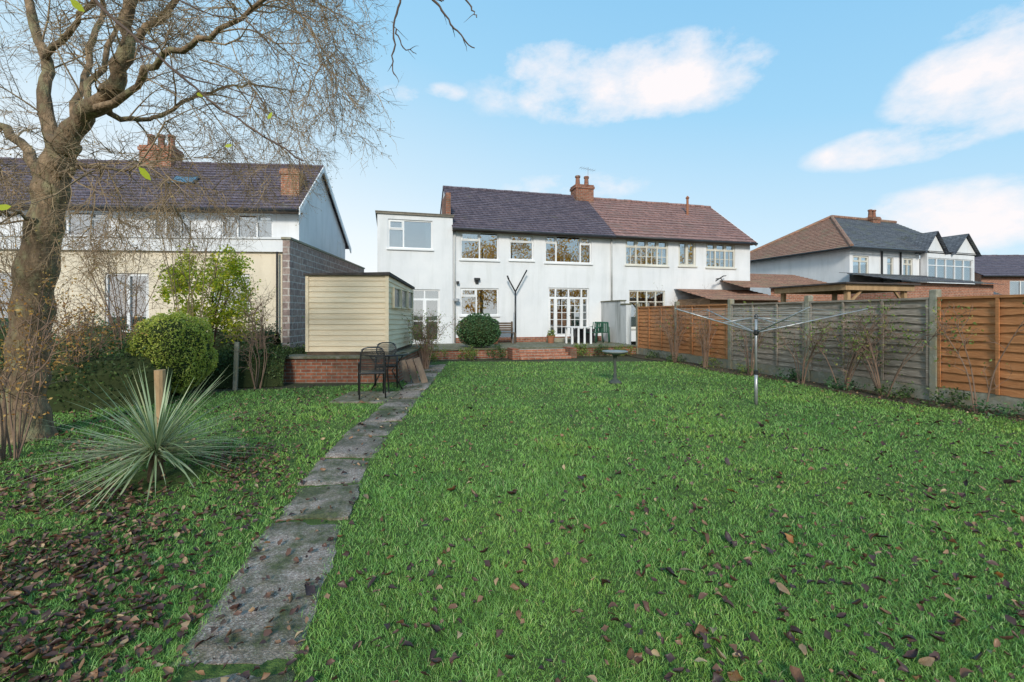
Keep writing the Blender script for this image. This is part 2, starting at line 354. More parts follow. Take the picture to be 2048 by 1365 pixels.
# ================================================================== main house
D=18.37
H=root('rendered_semi_detached_house','white rendered semi-detached house with slate roof and flat-roofed side extension','house',(6,D,.35),TH)
hw=[(2.79,4.38,3.76,4.91),(4.85,5.90,3.80,4.88),(6.42,8.57,3.74,4.93),(2.79,4.38,1.48,2.59),(6.57,8.45,.58,2.66)]
wo,ro=gabled(H,2.467,9.585,D,D+3,D+6,.3,5.12,7.4,5.12,white_render,slate,hw,rows=22,rx0=2.42,rx1=9.6,right=False)
for a,b,mm in ((2.72,4.45,4.915),(4.8,5.95,4.885),(6.36,8.63,4.935)):
    MB().box(a,b,D-.012,D+.02,mm,5.09).obj('brick_lintel',soldier,H)
window(H,*hw[0],D,[(1,[.68],(.68,1)),(1,[])],curt=[(0,.33),(.62,.9)])
window(H,*hw[1],D,[(1,[.7],(.7,1))],blind=.95)
window(H,*hw[2],D,[(1,[.7],(.7,1)),(2.2,[]),(1,[.7],(.7,1))],curt=[(0,.1),(.9,1)])
window(H,*hw[3],D,[(1,[.7],(.7,1)),(1.4,[])],curt=[(0,.14)])
window(H,*hw[4],D,[(.42,[.8],(0,.8),(1,5,.04,.8)),(.75,[.8],(0,.8),(2,5,.05,.78)),(.75,[.8],(0,.8),(2,5,.05,.78)),(.42,[.8],(0,.8),(1,5,.04,.8))],name='door',sill=False,handle=True,curt=[(0,.16),(.87,1)],fw=.06)
MB().box(2.6,9.5,D-.03,D-.001,.34,.56).obj('brick_plinth',brick_red,H)
MB().box(6.45,8.6,D-.35,D-.032,.35,.5).obj('door_step',concrete,H,bevel=.01)
xw=[(-.05,1.66,4.09,5.22),(.75,1.95,.42,2.5)]
De=D-.12
w=MB(); wallface(w,-.44,2.46,.3,5.40,De,xw); w.poly([(-.44,De,.3),(-.44,De,5.40),(-.44,D+6,5.40),(-.44,D+6,.3)]); w.poly([(2.46,De,.3),(2.46,D-.001,.3),(2.46,D-.001,5.40),(2.46,De,5.40)]); w.poly([(-.44,D+6,.3),(2.46,D+6,.3),(2.46,D+6,5.40),(-.44,D+6,5.40)])
w.obj('extension_wall',white_render,H)
MB().box(-.5,2.5,De-.06,D+6.1,5.401,5.47).box(-.52,2.52,De-.08,D+6.1,5.472,5.50).obj('flat_roof',parapet_m,H)
window(H,*xw[0],De,[(1,[.66],(.66,1)),(1.9,[])],curt=[(0,.3),(.85,1)],g=glass)
window(H,*xw[1],De,[(1,[.82,.4],(0,.82)),(1,[.82,.4],(0,.82))],name='door',sill=False,handle=True,curt=[(0,1)])
MB().box(2.22,2.41,D+.1,D+1.6,5.52,6.45).obj('brick_upstand',brick_red,H)
chimney(H,8.95,9.9,D+2.6,D+3.3,6.9,8.0,2)
an=MB(); an.tube([(9.75,D+2.95,7.9),(9.75,D+2.95,9.0)],.012,5); an.tube([(9.3,D+2.95,8.95),(10.15,D+2.95,8.85)],.008,5)
for k in range(7): an.tube([(9.35+k*.12,D+2.75,8.94-k*.014),(9.35+k*.12,D+3.15,8.94-k*.014)],.005,4)
an.obj('television_aerial',steel,H)
MB().tube([(2.56,D-.05,5.0),(2.56,D-.05,.4)],.035,8).obj('downpipe',grey_pipe,H,smooth=True)
MB().tube([(9.52,D-.05,4.95),(9.52,D-.05,1.9)],.04,8).obj('downpipe',grey_pipe,H,smooth=True)
MB().box(4.5,4.62,D-.02,D+.01,4.95,5.05).obj('air_vent',upvc,H)
MB().box(3.4,3.52,D-.08,D,2.78,2.95).box(3.34,3.58,D-.14,D-.06,2.9,3.0).obj('security_lamp',dark,H)
MB().lathe((2.6,D-.22,2.02),[(.02,0),(.12,.03),(.12,.12),(.02,.14)],14).obj('hose_reel',steel,H)
MB().box(2.62,2.72,D-.16,D-.02,2.75,2.85).obj('wall_light',dark,H)
r=root('washing_line_pole','black forked washing line pole standing against the patio wall','washing line pole',(5.02,D-.3,.35),TH)
py=MB(); b0=(5.02,D-.3,.35)
py.tube([b0,(5.02,D-.3,2.5)],.035,8); py.tube([(5.02,D-.3,2.45),(4.72,D-.35,2.95)],.03,6); py.tube([(5.02,D-.3,2.45),(5.5,D-.35,3.35)],.03,6); py.tube([(4.72,D-.35,2.95),(4.66,D-.36,3.1)],.035,6)
py.obj('pole',dark,r,smooth=True)
MB().tube([(4.75,D-.9,.36),(4.95,D-.32,1.6)],.012,5).obj('prop',steel,r)

# neighbour half
N=root('neighbouring_semi_detached_house','white rendered semi-detached house with brown tiled roof','house',(13,D,.35),TH)
nw=[(10.23,12.41,3.75,4.93),(12.96,13.9,3.78,4.93),(14.46,16.09,3.75,4.93),(10.4,12.25,.9,2.6)]
gabled(N,9.59,16.96,D,D+3,D+6,.3,5.12,7.36,5.12,white_render,browntile,nw,rows=15,rx0=9.61,rx1=17.08,left=False)
for a,b in ((10.17,12.47),(12.9,13.95),(14.4,16.15)): MB().box(a,b,D-.012,D+.02,4.935,5.09).obj('brick_lintel',soldier,N)
window(N,*nw[0],D,[(1,[.68],(.68,1),(2,2,0,.68)),(1,[.68],(.68,1),(2,2,0,.68)),(1,[.68],(.68,1),(2,2,0,.68)),(1,[.68],(.68,1),(2,2,0,.68))],cream_paint,curt=[(0,.12),(.88,1)])
window(N,*nw[1],D,[(1,[],(0,1)),(1,[],(0,1))],cream_paint,curt=[(0,1)])
window(N,*nw[2],D,[(1,[.68],(.68,1),(2,2,0,.68)),(1,[.68],(.68,1),(2,2,0,.68)),(1,[.68],(.68,1),(2,2,0,.68))],cream_paint,curt=[(0,.15),(.8,1)])
window(N,*nw[3],D,[(1,[.7]),(1,[.7]),(1,[.7]),(1,[.7])],cream_paint,curt=[(0,.3)])
bargeboard(N,17.1,D,D+3,D+6,5.12,7.36,5.12,.28,upvc)
MB().tube([(14.9,D+2.0,6.6),(14.9,D+2.0,7.5)],.06,8).lathe((14.9,D+2.0,7.5),[(.08,0),(.1,.05),(.02,.15)],8).obj('roof_vent',terracotta,N)
for xx in (12.7,14.2): MB().box(xx-.05,xx+.05,D-.02,D+.01,4.85,4.95).obj('air_vent',upvc,N)
w=MB(); wallface(w,17.0,21.5,.3,2.75,D-1.2,[]); w.obj('lean_to_wall',brick_orange,N)
r_=MB(); slope(r_,15.2,21.8,D-1.5,2.72,D+2.2,3.75,14); r_.obj('lean_to_roof',redtile,N)
MB().box(12.9,16.4,D-2.2,D-.02,.3,2.2).obj('rear_extension',wood_clad,N)
r_=MB(); slope(r_,12.7,16.8,D-2.5,2.12,D-.03,2.7,8); r_.obj('rear_extension_roof',redtile,N)
MB().tube([(15.2,D-.2,3.1),(14.9,D-.45,3.2),(14.6,D-.5,3.15)],.025,5).obj('awning_arm',dark,N)
MB().tube([(15.4,D-.2,3.35),(15.0,D-.5,3.3),(14.5,D-.6,3.05)],.025,5).obj('awning_arm',dark,N)

# ================================================================== left house
T2=R(4.29)
L=root('cream_neighbouring_house','cream and white house with slate roof, brick chimneys and single-storey extension','house',(-11,16.6,.8),T2)
lw=[(-8.95,-7.2,4.12,5.05),(-11.2,-9.9,4.12,5.05),(-14.6,-12.6,4.12,5.05)]
gabled(L,-22,-6.3,16.6,18.7,22.2,.6,5.45,7.34,4.9,white_render,slate,lw,rows=16,ovh=.4,rx0=-22,rx1=-6.15)
bargeboard(L,-6.14,16.6,18.7,22.2,5.45,7.34,4.9,.4,upvc)
for a in lw:
    window(L,*a,16.6,[(1,[.7],(.7,1)),(1.2,[]),(1,[.7],(.7,1))],curt=[(0,.2),(.8,1)])
    MB().box(a[0]-.06,a[1]+.06,16.585,16.62,5.055,5.3).obj('brick_lintel',soldier,L)
chimney(L,-7.05,-6.42,16.9,17.5,5.3,6.75,0,brick_orange)
chimney(L,-12.9,-11.75,18.4,19.1,6.9,8.0,3,brick_orange)
slm=Matrix.Translation((-10.75,17.6,6.42))@Matrix.Rotation(math.atan2(1.89,2.1),4,'X')
sk=MB().box(-.45,.45,-.3,.3,0,.06,slm).obj('skylight',gutter,L); MB().box(-.38,.38,-.24,.24,.062,.07,slm).obj('glass_pane',glass,sk)
ew=[(-11.6,-10.3,.95,2.8),(-8.4,-7.25,1.6,2.8),(-14.8,-13.2,.95,2.8)]
w=MB(); wallface(w,-22,-6.25,.6,3.5,15.1,ew); w.obj('extension_wall',cream_render,L)
MB().box(-22,-6.2,15.0,15.12,3.503,3.9).box(-22,-6.2,15.12,16.59,3.6,3.7).box(-22,-6.18,14.96,15.16,3.902,3.96).obj('parapet',white_render,L)
MB().box(-6.2,-5.98,15.0,24.5,.4,3.9).obj('block_side_wall',block,L)
MB().box(-6.23,-5.93,14.95,24.5,3.902,3.97).obj('wall_coping',concrete,L)
MB().tube([(-6.35,14.95,3.5),(-6.35,14.95,.7)],.035,8).obj('downpipe',gutter,L)
window(L,*ew[0],15.1,[(1,[]),(1,[],(0,1))],name='door',curt=[(0,.25),(.75,1)],sill=False)
window(L,*ew[1],15.1,[(1,[.7]),(1,[.7],(.7,1))],curt=[(0,.3)])
window(L,*ew[2],15.1,[(1,[]),(1,[],(0,1))],name='door',curt=[(0,.3)],sill=False)
window(L,0,1.1,0,.9,0,[(1,[]),(1,[])],M=Matrix.Translation((-6.3,21.0,3.95))@Matrix.Rotation(R(90),4,'Z')@Matrix.Translation((0,-.06,0)))

# ================================================================== right house (hipped)
T3=R(18)
Q=Vector((18.1,24.4,0)); c3,s3=math.cos(T3),math.sin(T3); fx=Q.x*c3+Q.y*s3; fy=-Q.x*s3+Q.y*c3
HR=root('hipped_roof_house','white rendered house with hipped red tile and mossy slate roof','house',(fx+5,fy,.3),T3)
rw=[(fx+.25,fx+1.45,3.65,4.7),(fx+2.9,fx+3.4,3.5,4.7),(fx+4.2,fx+5.0,3.5,4.7)]
w=MB(); wallface(w,fx,fx+5.55,.3,5.15,fy,rw); w.poly([(fx,fy,.3),(fx,fy,5.15),(fx,fy+8,5.15),(fx,fy+8,.3)]); w.poly([(fx+9.8,fy,.3),(fx+9.8,fy+8,.3),(fx+9.8,fy+8,5.15),(fx+9.8,fy,5.15)]); w.obj('wall',white_render,HR)
for a in rw: window(HR,*a,fy,[(1,[.7],(.7,1)),(1,[.7],(.7,1))] if a[1]-a[0]>.7 else [(1,[.7])],cream_paint,curt=[(0,.3)])
r_=MB(); slope(r_,fx-.4,fx+10.0,fy-.4,5.1,fy+4,7.8,22,x0b=fx+4,x1b=fx+10.0); slope(r_,fx-.4,fx+10.0,fy+8.4,5.1,fy+4,7.8,22,x0b=fx+4,x1b=fx+10.0); r_.obj('roof',mosstile,HR)
hp=MB()
for k in range(22):
    t0,t1=k/22,(k+1)/22; f=lambda t,e:[(fx-.4+4.4*t-e,fy-.4+4.4*t,5.1+2.7*t+e),(fx-.4+4.4*t-e,fy+8.4-4.4*t,5.1+2.7*t+e)]
    a=f(t0,.02); b=f(t1,0); hp.poly([a[1],a[0],b[0],b[1]]); a0=f(t0,0); hp.poly([a0[1],a0[0],a[0],a[1]])
hp.obj('hip_roof',redtile,HR)
hr=MB(); hr.tube([(fx-.4,fy-.4,5.14),(fx+4,fy+4,7.86)],.09,6); hr.tube([(fx-.4,fy+8.4,5.14),(fx+4,fy+4,7.86)],.09,6); hr.tube([(fx+4,fy+4,7.86),(fx+10,fy+4,7.86)],.1,6); hr.obj('ridge_tiles',redtile,HR)
MB().tube([(fx+5.5,fy-.45,5.05),(fx-.45,fy-.45,5.05),(fx-.45,fy+8.4,5.05)],.06,6).obj('gutter',gutter,HR)
chimney(HR,fx+7.2,fx+7.9,fy+3.6,fy+4.2,7.2,8.0,2,brick_red)
for dx in (2.4,3.9): MB().tube([(fx+dx,fy-.06,5.0),(fx+dx,fy-.06,2.8)],.045,6).obj('downpipe',gutter,HR)
for gx,gw in ((fx+5.3,1.7),(fx+7.8,2.1)):
    gy=fy-.38; ge,gr=5.06,6.15
    w=MB(); w.poly([(gx,gy,ge),(gx+gw,gy,ge),(gx+gw/2,gy,gr)]); w.poly([(gx+gw,gy,ge),(gx+gw,gy+1.2,ge),(gx+gw/2,gy+1.8,gr),(gx+gw/2,gy,gr)]); dg=w.obj('dormer_gable',white_render,HR)
    r_=MB(); o=.16
    r_.poly([(gx-o,gy-.2,ge-.1),(gx-o,gy+.8,ge-.1),(gx+gw/2,gy+2.1,gr+.1),(gx+gw/2,gy-.2,gr+.1)]); r_.poly([(gx+gw+o,gy-.2,ge-.1),(gx+gw/2,gy-.2,gr+.1),(gx+gw/2,gy+2.1,gr+.1),(gx+gw+o,gy+.8,ge-.1)]); r_.obj('dormer_roof',mosstile,dg)
bx0,bx1,by=fx+5.6,fx+9.8,fy-.35
w=MB(); wallface(w,bx0,bx1,.3,5.0,by,[(bx0+.1,bx1-.1,3.35,4.75)]); w.poly([(bx0,by,.3),(bx0,by,5.0),(bx0,fy-.01,5.0),(bx0,fy-.01,.3)]); w.poly([(bx1,by,.3),(bx1,fy,.3),(bx1,fy,5.0),(bx1,by,5.0)]); w.obj('bay_extension',white_render,HR)
window(HR,bx0+.1,bx1-.1,3.35,4.75,by,[(1,[.7]),(1,[.7]),(1,[.7]),(1,[.7]),(1,[.7])],curt=[(0,.15),(.3,.5),(.85,1)])
r_=MB(); slope(r_,bx0-.2,bx1+.3,by-1.1,2.65,by-.01,3.2,7); r_.obj('bay_skirt_roof',mosstile,HR)
MB().box(bx0,bx1,by-.9,by-.02,.3,2.75).obj('bay_base',brick_orange,HR)
MB().box(fx-1.2,fx+5.2,fy-3.4,fy-.01,.3,3.0).obj('brick_extension',brick_orange,HR)
r_=MB(); slope(r_,fx-1.4,fx+5.4,fy-3.7,3.0,fy-.05,3.75,9); r_.obj('extension_roof',mosstile,HR)
BR=root('brick_house','orange brick house with dark tiled roof beyond the garden fence','house',(36,34,.3),0)
gabled(BR,33,56,32,36,41,.3,4.3,6.1,4.3,brick_orange,slate,[(35,36.6,2.8,3.9),(39,41,2.8,3.9)],rows=12)
for a in ((35,36.6,2.8,3.9),(39,41,2.8,3.9)): window(BR,*a,32,[(1,),(1,)],curt=[(0,.4)])

# ================================================================== setting
MB().poly([(-300,-300,-.012),(300,-300,-.012),(300,500,-.012),(-300,500,-.012)]).obj('ground',ground_m,kind='structure')
def fenceX(y): return 9.36-.27*y
lp=MB(); n=30
def lawn_right_edge(y): return fenceX(y)-.55-.12*math.sin(y*1.7)
def left_edge(y): return -7.5 if y<8.2 else min(-2.5,-7.5+(y-8.2)/.36)
for k in range(n):
    ya=-4+18.6*k/n; yb=-4+18.6*(k+1)/n
    lp.poly([(left_edge(ya),ya,0),(lawn_right_edge(ya),ya,0),(lawn_right_edge(yb),yb,0),(left_edge(yb),yb,0)])
lp.obj('lawn',lawn_m,kind='structure')
PC=[(-.5,-.80),(1.0,-1.0),(1.9,-1.16),(3.3,-1.46),(5,-1.75),(6.8,-1.86),(10.5,-2.06),(15,-2.3)]
def pcx(y): return float(np.interp(y,[p[0] for p in PC],[p[1] for p in PC]))
js=[-.6,.3,1.1,1.93,3.30,3.98,4.75,5.6,6.35,7.2,8.1,9.0,9.9,10.8,11.7,12.6,13.5]
pm=MB()
for a,b in zip(js,js[1:]):
    a+=.022; b-=.022; hw_=.27; z=.018+random.uniform(-.008,.01); i=len(pm.v); nu,nv=14,14; tl=random.uniform(-.03,.03); sk_=random.uniform(-.05,.05); ox=random.uniform(-.015,.015)
    for iy in range(nv+1):
        for ix in range(nu+1):
            yy=a+(b-a)*iy/nv; xx=pcx(yy)+ox+(-1+2*ix/nu)*hw_
            e=(ix in(0,nu)) or (iy in (0,nv))
            q=Vector((xx*5,yy*5,0)); dx=(.04*MN.noise(q)+.02*MN.noise(q*4)) if e else 0
            pm.v.append((xx+dx,yy+((.03*MN.noise(q+Vector((9,0,0)))+.015*MN.noise(q*4)) if e else 0)+(ix/nu-.5)*(.03+sk_),z+tl*(ix/nu-.5)-(.016 if e else 0)+.008*MN.noise(q*1.6)))
    for iy in range(nv):
        for ix in range(nu):
            A=i+iy*(nu+1)+ix; pm.f.append((A,A+1,A+nu+2,A+nu+1))
    ring=[i+k for k in range(nu+1)]+[i+k*(nu+1)+nu for k in range(1,nv+1)]+[i+nv*(nu+1)+k for k in range(nu-1,-1,-1)]+[i+k*(nu+1) for k in range(nv-1,0,-1)]
    j=len(pm.v); pm.v+=[(pm.v[r0][0],pm.v[r0][1],-.02) for r0 in ring]
    for k in range(len(ring)): k2=(k+1)%len(ring); pm.f.append((ring[k],j+k,j+k2,ring[k2]))
def pathmat():
    m,n,b,l=nt('path_concrete'); mp=mapping(n,l); t=noise(n,l,mp,1.9,8,.72); r=ramp(n,[(.43,(0,0,0)),(.58,(1,1,1))]); l.new(t.outputs['Fac'],r.inputs[0])
    v=n.nodes.new('ShaderNodeTexVoronoi'); v.inputs['Scale'].default_value=120; l.new(mp.outputs[0],v.inputs['Vector'])
    rv=ramp(n,[(0,(.18,.13,.105)),(.5,(.33,.255,.215)),(.85,(.44,.35,.30)),(1,(.6,.52,.45))]); sp=n.nodes.new('ShaderNodeSeparateColor'); l.new(v.outputs['Color'],sp.inputs[0]); l.new(sp.outputs[0],rv.inputs[0])
    tm=noise(n,l,mp,45,4); rm=ramp(n,[(.3,(.04,.045,.02)),(.7,(.12,.13,.045))]); l.new(tm.outputs['Fac'],rm.inputs[0])
    t5=noise(n,l,mp,.9,5); r5=ramp(n,[(.35,(.58,.58,.56)),(.65,(.95,.95,.95))]); l.new(t5.outputs['Fac'],r5.inputs[0])
    o=mixc(n,l,r.outputs[0],rv.outputs[0],rm.outputs[0]); o=mixc(n,l,1.0,o,r5.outputs[0],'MULTIPLY'); l.new(o,b.inputs['Base Color']); b.inputs['Roughness'].default_value=.7
    bumpn(n,l,v.outputs['Distance'],.6,.006,b); return m
pathm=pathmat(); pm.obj('path',pathm,kind='structure')
MB().box(-3.1,-2.15,7.7,8.75,-.01,.03).obj('paving',mossconc,kind='structure',bevel=.01)
sb=MB()
for k in range(30):
    ya=1+17*k/30; yb=1+17*(k+1)/30
    sb.poly([(lawn_right_edge(ya)-.05,ya,.006),(fenceX(ya)+.1,ya,.03),(fenceX(yb)+.1,yb,.03),(lawn_right_edge(yb)-.05,yb,.006)])
sb.obj('border_soil',soil,kind='structure')
TR=root('raised_terrace','raised paved terrace with low brick retaining wall','terrace',(5,D-1.5,0),TH)
MB().box(-.5,9.0,D-3.05,D+.02,-.02,.30).obj('retaining_wall',brick_red,TR)
MB().box(-.55,9.02,D-3.1,D-.031,.303,.35).obj('paving_top',mossconc,TR)
ST=root('brick_steps','red brick garden steps up to the terrace','steps',(5.1,D-3.5,0),TH)
for k in range(3):
    MB().box(4.2,6.0,D-3.9+k*.27,D-3.12,.0+k*.1+.001,.1+k*.1).obj('step',brick_orange,ST,bevel=.008)
for a,b in ((3.95,4.19),(6.01,6.25)): MB().box(a,b,D-3.8,D-3.11,0,.36).obj('step_side_wall',brick_red,ST)
BW=root('boundary_wall','weathered grey rendered garden boundary wall beside the patio','wall',(9.1,D-2,0),TH)
MB().box(9.03,9.25,D-1.75,D-.01,0,2.05).box(9.03,9.25,D-2.2,D-1.751,0,1.9).obj('wall',old_render,BW)
MB().box(9.0,9.28,D-1.78,D-.01,2.052,2.1).box(9.0,9.28,D-2.23,D-1.781,1.902,1.95).obj('coping',mossconc,BW)

# ================================================================== fence
FA=math.atan2(.9655,-.2607)
F=bpy.data.objects.new('garden_fence',None); COL.objects.link(F); F.location=(fenceX(5),5,0); F.rotation_euler=(0,0,FA)
F['label']='overlap timber garden fence with concrete posts, orange and grey panels'; F['category']='fence'; OFF['garden_fence']=(0,0,0)
tp=[-2.05,.41,2.9,5.34,7.73,10.15,12.55]
for t in tp: 
    MB().box(t-.06,t+.06,-.065,.065,-.1,1.93).obj('concrete_post',concrete,F,bevel=.015)
pmats=[wood_orange,wood_orange,wood_grey,wood_grey,wood_orange,wood_orange]
for k,(a,b) in enumerate(zip(tp,tp[1:])):
    a+=.065; b-=.065
    MB().box(a,b,-.025,.025,-.05,.27).obj('gravel_board',concrete,F,bevel=.006)
    pb=MB(); nb=11; z0,z1=.275,1.76; h=(z1-z0)/nb; ns=30
    for j in range(nb):
        zb=z0+j*h-.0; zt=zb+h+.035; i=len(pb.v); sd=random.uniform(0,50)
        for q in range(ns+1):
            xx=a+.03+(b-a-.06)*q/ns; wv=.026*MN.noise(Vector((xx*2.5,sd,0)))+.011*MN.noise(Vector((xx*11,sd,3)))
            pb.v+=[(xx,.030+.008*MN.noise(Vector((xx*2,sd,7))),zb+wv),(xx,.0,zt),(xx,.012+.004*MN.noise(Vector((xx*2,sd,7))),zb+wv)]
        for q in range(ns):
            A=i+3*q; B=A+3; pb.f+=[(A,B,B+1,A+1),(A+2,A,B,B+2)[::-1]]
    pb.poly([(a+.03,-.002,z0),(b-.03,-.002,z0),(b-.03,-.002,z1),(a+.03,-.002,z1)])
    pn=pb.obj('fence_panel',pmats[k],F)
    fr=MB(); 
    for xx in (a,a+(b-a)/3-.02,a+2*(b-a)/3-.02,b-.04): fr.box(xx,xx+.04,.035,.057,z0,z1)
    fr.box(a,b,-.02,.059,z1+.001,z1+.04); fr.box(a,b,-.03,-.004,z0,z0+.05)
    fr.obj('battens',pmats[k],pn)
# pergola
PG=root('timber_pergola','timber garden shelter with flat boarded roof behind the fence','pergola',(10.5,14.6,0),TH)
pc=(11.2*math.cos(TH)+15.2*math.sin(TH),-11.2*math.sin(TH)+15.2*math.cos(TH)); OFF[PG.name]=(pc[0],pc[1],0)
PG.location=(11.2,15.2,0); a0,b0=pc
g=MB(); g.box(a0-1.6,a0+1.0,b0-1.3,b0-1.22,2.24,2.42); g.box(a0-1.6,a0+1.0,b0+1.2,b0+1.28,2.24,2.42); g.box(a0-1.69,a0-1.61,b0-1.3,b0+1.3,2.24,2.42); g.box(a0+1.01,a0+1.09,b0-1.3,b0+1.3,2.24,2.42); g.obj('fascia_beam',wood_pale,PG)
MB().box(a0-1.8,a0+1.2,b0-1.4,b0+1.4,2.425,2.47).obj('roof',felt,PG)
for dx in (-1.5,.8):
    for dy in (-1.2,1.1): MB().box(a0+dx,a0+dx+.12,b0+dy,b0+dy+.12,0,2.28).obj('post',wood_pale,PG)
for dx,sg in ((-1.44,1),(.86,-1)):
    MB().tube([(a0+dx,b0-1.15,1.8),(a0+dx+.5*sg,b0-1.2,2.26)],.04,4).obj('brace',wood_pale,PG)

# ================================================================== shed
SH=root('garden_shed','cream painted timber shed with felt roof on a brick base','shed',(-3.8,11.5,.62),R(1.8))
sx0,sx1,sy0,sy1=-4.35,-2.52,10.52,13.5; zf,zb_=2.40,2.26
def shedwall(par,p,q,z0,za,zb2,name):
    m_=MB(); p=Vector((p[0],p[1],0)); q=Vector((q[0],q[1],0)); d=(q-p); Ln=d.length; d.normalize(); nrm=Vector((d.y,-d.x,0)); nb=14
    for k in range(nb):
        def zz(t,f): return z0+((za+(zb2-za)*t)-z0)*f
        f0,f1=k/nb,(k+1)/nb; o=nrm*(.018+random.uniform(-.003,.004)); i=len(m_.v)
        for t in (0,1):
            base=p+d*Ln*t
            m_.v+=[tuple(base+o+Vector((0,0,zz(t,f0)))),tuple(base+Vector((0,0,zz(t,f1)))),tuple(base+Vector((0,0,zz(t,f0))))]
        m_.f+=[(i,i+3,i+4,i+1),(i+2,i+5,i+3,i)]
    return m_.obj(name,cream_wood,par)
shedwall(SH,(sx0,sy0),(sx1,sy0),.66,zf,zf,'front_boards'); sw=shedwall(SH,(sx1,sy0),(sx1,sy1),.66,zf,zb_,'side_boards'); shedwall(SH,(sx1,sy1),(sx0,sy1),.66,zb_,zb_,'rear_boards'); shedwall(SH,(sx0,sy1),(sx0,sy0),.66,zb_,zf,'side_boards')
for t in ((sx0-.02,sx0+.05,sy0-.035,sy0-.024,.66,zf),(sx1-.05,sx1+.03,sy0-.035,sy0-.024,.66,zf),(sx1+.024,sx1+.035,sy1-.05,sy1+.02,.66,zb_)): MB().box(*t).obj('corner_trim',cream_wood,SH)
rf=MB()
rf.v=[(sx0-.05,sy0-.08,zf+.0),(sx1+.06,sy0-.08,zf),(sx1+.06,sy1+.1,zb_),(sx0-.05,sy1+.1,zb_),(sx0-.05,sy0-.08,zf+.035),(sx1+.06,sy0-.08,zf+.075),(sx1+.06,sy1+.1,zb_+.06),(sx0-.05,sy1+.1,zb_+.04)]
rf.f=[(0,3,2,1),(4,5,6,7),(0,1,5,4),(1,2,6,5),(2,3,7,6),(3,0,4,7)]; rf.obj('roof',felt,SH)
shglass=mat('dusty_shed_glass',(.16,.17,.17),(.24,.25,.24),6,.2,0,spec=.8)
for k in range(3):
    window(SH,0,.72,0,.5,0,[(1,)],cream_wood,M=Matrix.Translation((sx1+.03,sy0+.35+k*.85,1.66))@Matrix.Rotation(R(90),4,'Z')@Matrix.Translation((0,-.09,0)),fw=.03,sill=False,g=shglass)
MB().box(sx0,sx1,sy0+.01,sy1,.58,.655).obj('floor_bearer',wood_dark,SH)
SB=root('brick_shed_base','low red brick plinth wall under the shed','brick plinth',(-3.8,11,0),R(1.8))
MB().box(-4.75,-2.2,10.2,13.9,-.02,.53).obj('plinth',brick_red,SB)
MB().box(-4.8,-2.15,10.15,13.9,.532,.58).obj('coping',mossconc,SB)
for k in range(3):
    o=MB().box(-.07,.07,-.012,.012,0,.52+.04*k).obj('timber_offcut',wood_old,label='old timber board leaning against the brick plinth',cat='board',bevel=.004)
    o.location=(-2.28+.2*k,10.0-.06*k,.0); o.rotation_euler=(R(-15),R(-16),R(10+8*k)); o['group']='boards leaning by the shed base'

# ================================================================== furniture
def bistro_chair(loc,rz):
    r=root('metal_garden_chair','black metal garden chair standing on a paving slab','chair'); r.location=loc; r.rotation_euler=(0,0,rz); r['group']='black metal garden chairs'
    for sx in (-.22,.22):
        MB().tube([(sx,-.24,0),(sx,-.2,.44),(sx,-.12,.6),(sx,.1,.63),(sx*1.0,.2,.62)],.014,6).obj('leg',dark,r,smooth=True)
        MB().tube([(sx,.26,0),(sx*.95,.18,.44),(sx*.9,.24,.8),(sx*.7,.26,.88)],.014,6).obj('leg',dark,r,smooth=True)
    MB().box(-.22,.22,-.2,.2,.42,.455).obj('seat',dark,r,bevel=.01)
    b=MB(); b.tube([(-.154,.26,.88),(-.08,.275,.9),(.08,.275,.9),(.154,.26,.88)],.014,6)
    for k in range(19):
        x=-.19+.38*k/18; b.tube([(x,.2,.5),(x*.95,.25,.87)],.0065,4)
    for k in range(12):
        z=.5+.36*k/11; b.tube([(-.2,.2+.06*k/11,z),(.2,.2+.06*k/11,z)],.0065,4)
    b.obj('backrest',dark,r)
bistro_chair((X(752,8.45),8.2,.03),R(200))
bistro_chair((X(770,9.4),9.5,.0),R(15))
r=root('round_garden_table','round glass-topped black metal garden table on paving','table'); r.location=(X(775,8.9),8.85,.03)
MB().lathe((0,0,.70),[(.40,0),(.405,.01),(.40,.02)],28).obj('table_top',glassmat('table_glass',.5,(.4,.42,.42)),r)
t=MB(); t.tube([(.41*math.cos(a*math.pi/12),.41*math.sin(a*math.pi/12),.705) for a in range(25)],.018,6); t.obj('rim',dark,r)
for a in range(4):
    w=a*math.pi/2+.4; MB().tube([(.3*math.cos(w),.3*math.sin(w),0),(.1*math.cos(w),.1*math.sin(w),.38),(.33*math.cos(w),.33*math.sin(w),.695)],.014,6).obj('leg',dark,r,smooth=True)
def w_house(s,d): return (s*math.cos(TH)-d*math.sin(TH), s*math.sin(TH)+d*math.cos(TH))
def plastic_chair(s,d,rz):
    r=root('green_plastic_chair','dark green plastic patio chair by the house wall','chair'); x,y=w_house(s,d); r.location=(x,y,.35); r.rotation_euler=(0,0,rz); r['group']='green plastic patio chairs'
    for sx in (-.24,.24):
        MB().tube([(sx*1.1,-.26,0),(sx,-.22,.6)],[.028,.022],6).obj('leg',green_pl,r,smooth=True); MB().tube([(sx*1.1,.28,0),(sx,.2,.42),(sx*.95,.28,.85)],[.028,.024,.02],6).obj('leg',green_pl,r,smooth=True); MB().tube([(sx,-.24,.62),(sx,.22,.64)],.028,6).obj('armrest',green_pl,r,smooth=True)
    MB().box(-.22,.22,-.22,.2,.4,.43).obj('seat',green_pl,r,bevel=.012)
    b=MB()
    for k in range(6): x=-.19+.076*k; b.box(x-.026,x+.026,.2,.215,.45,.84,Matrix.Rotation(R(-8),4,'X')@Matrix.Translation((0,.03,0)))
    b.box(-.22,.22,.2,.23,.84,.9,Matrix.Rotation(R(-8),4,'X')@Matrix.Translation((0,.03,0))); b.obj('backrest',green_pl,r)
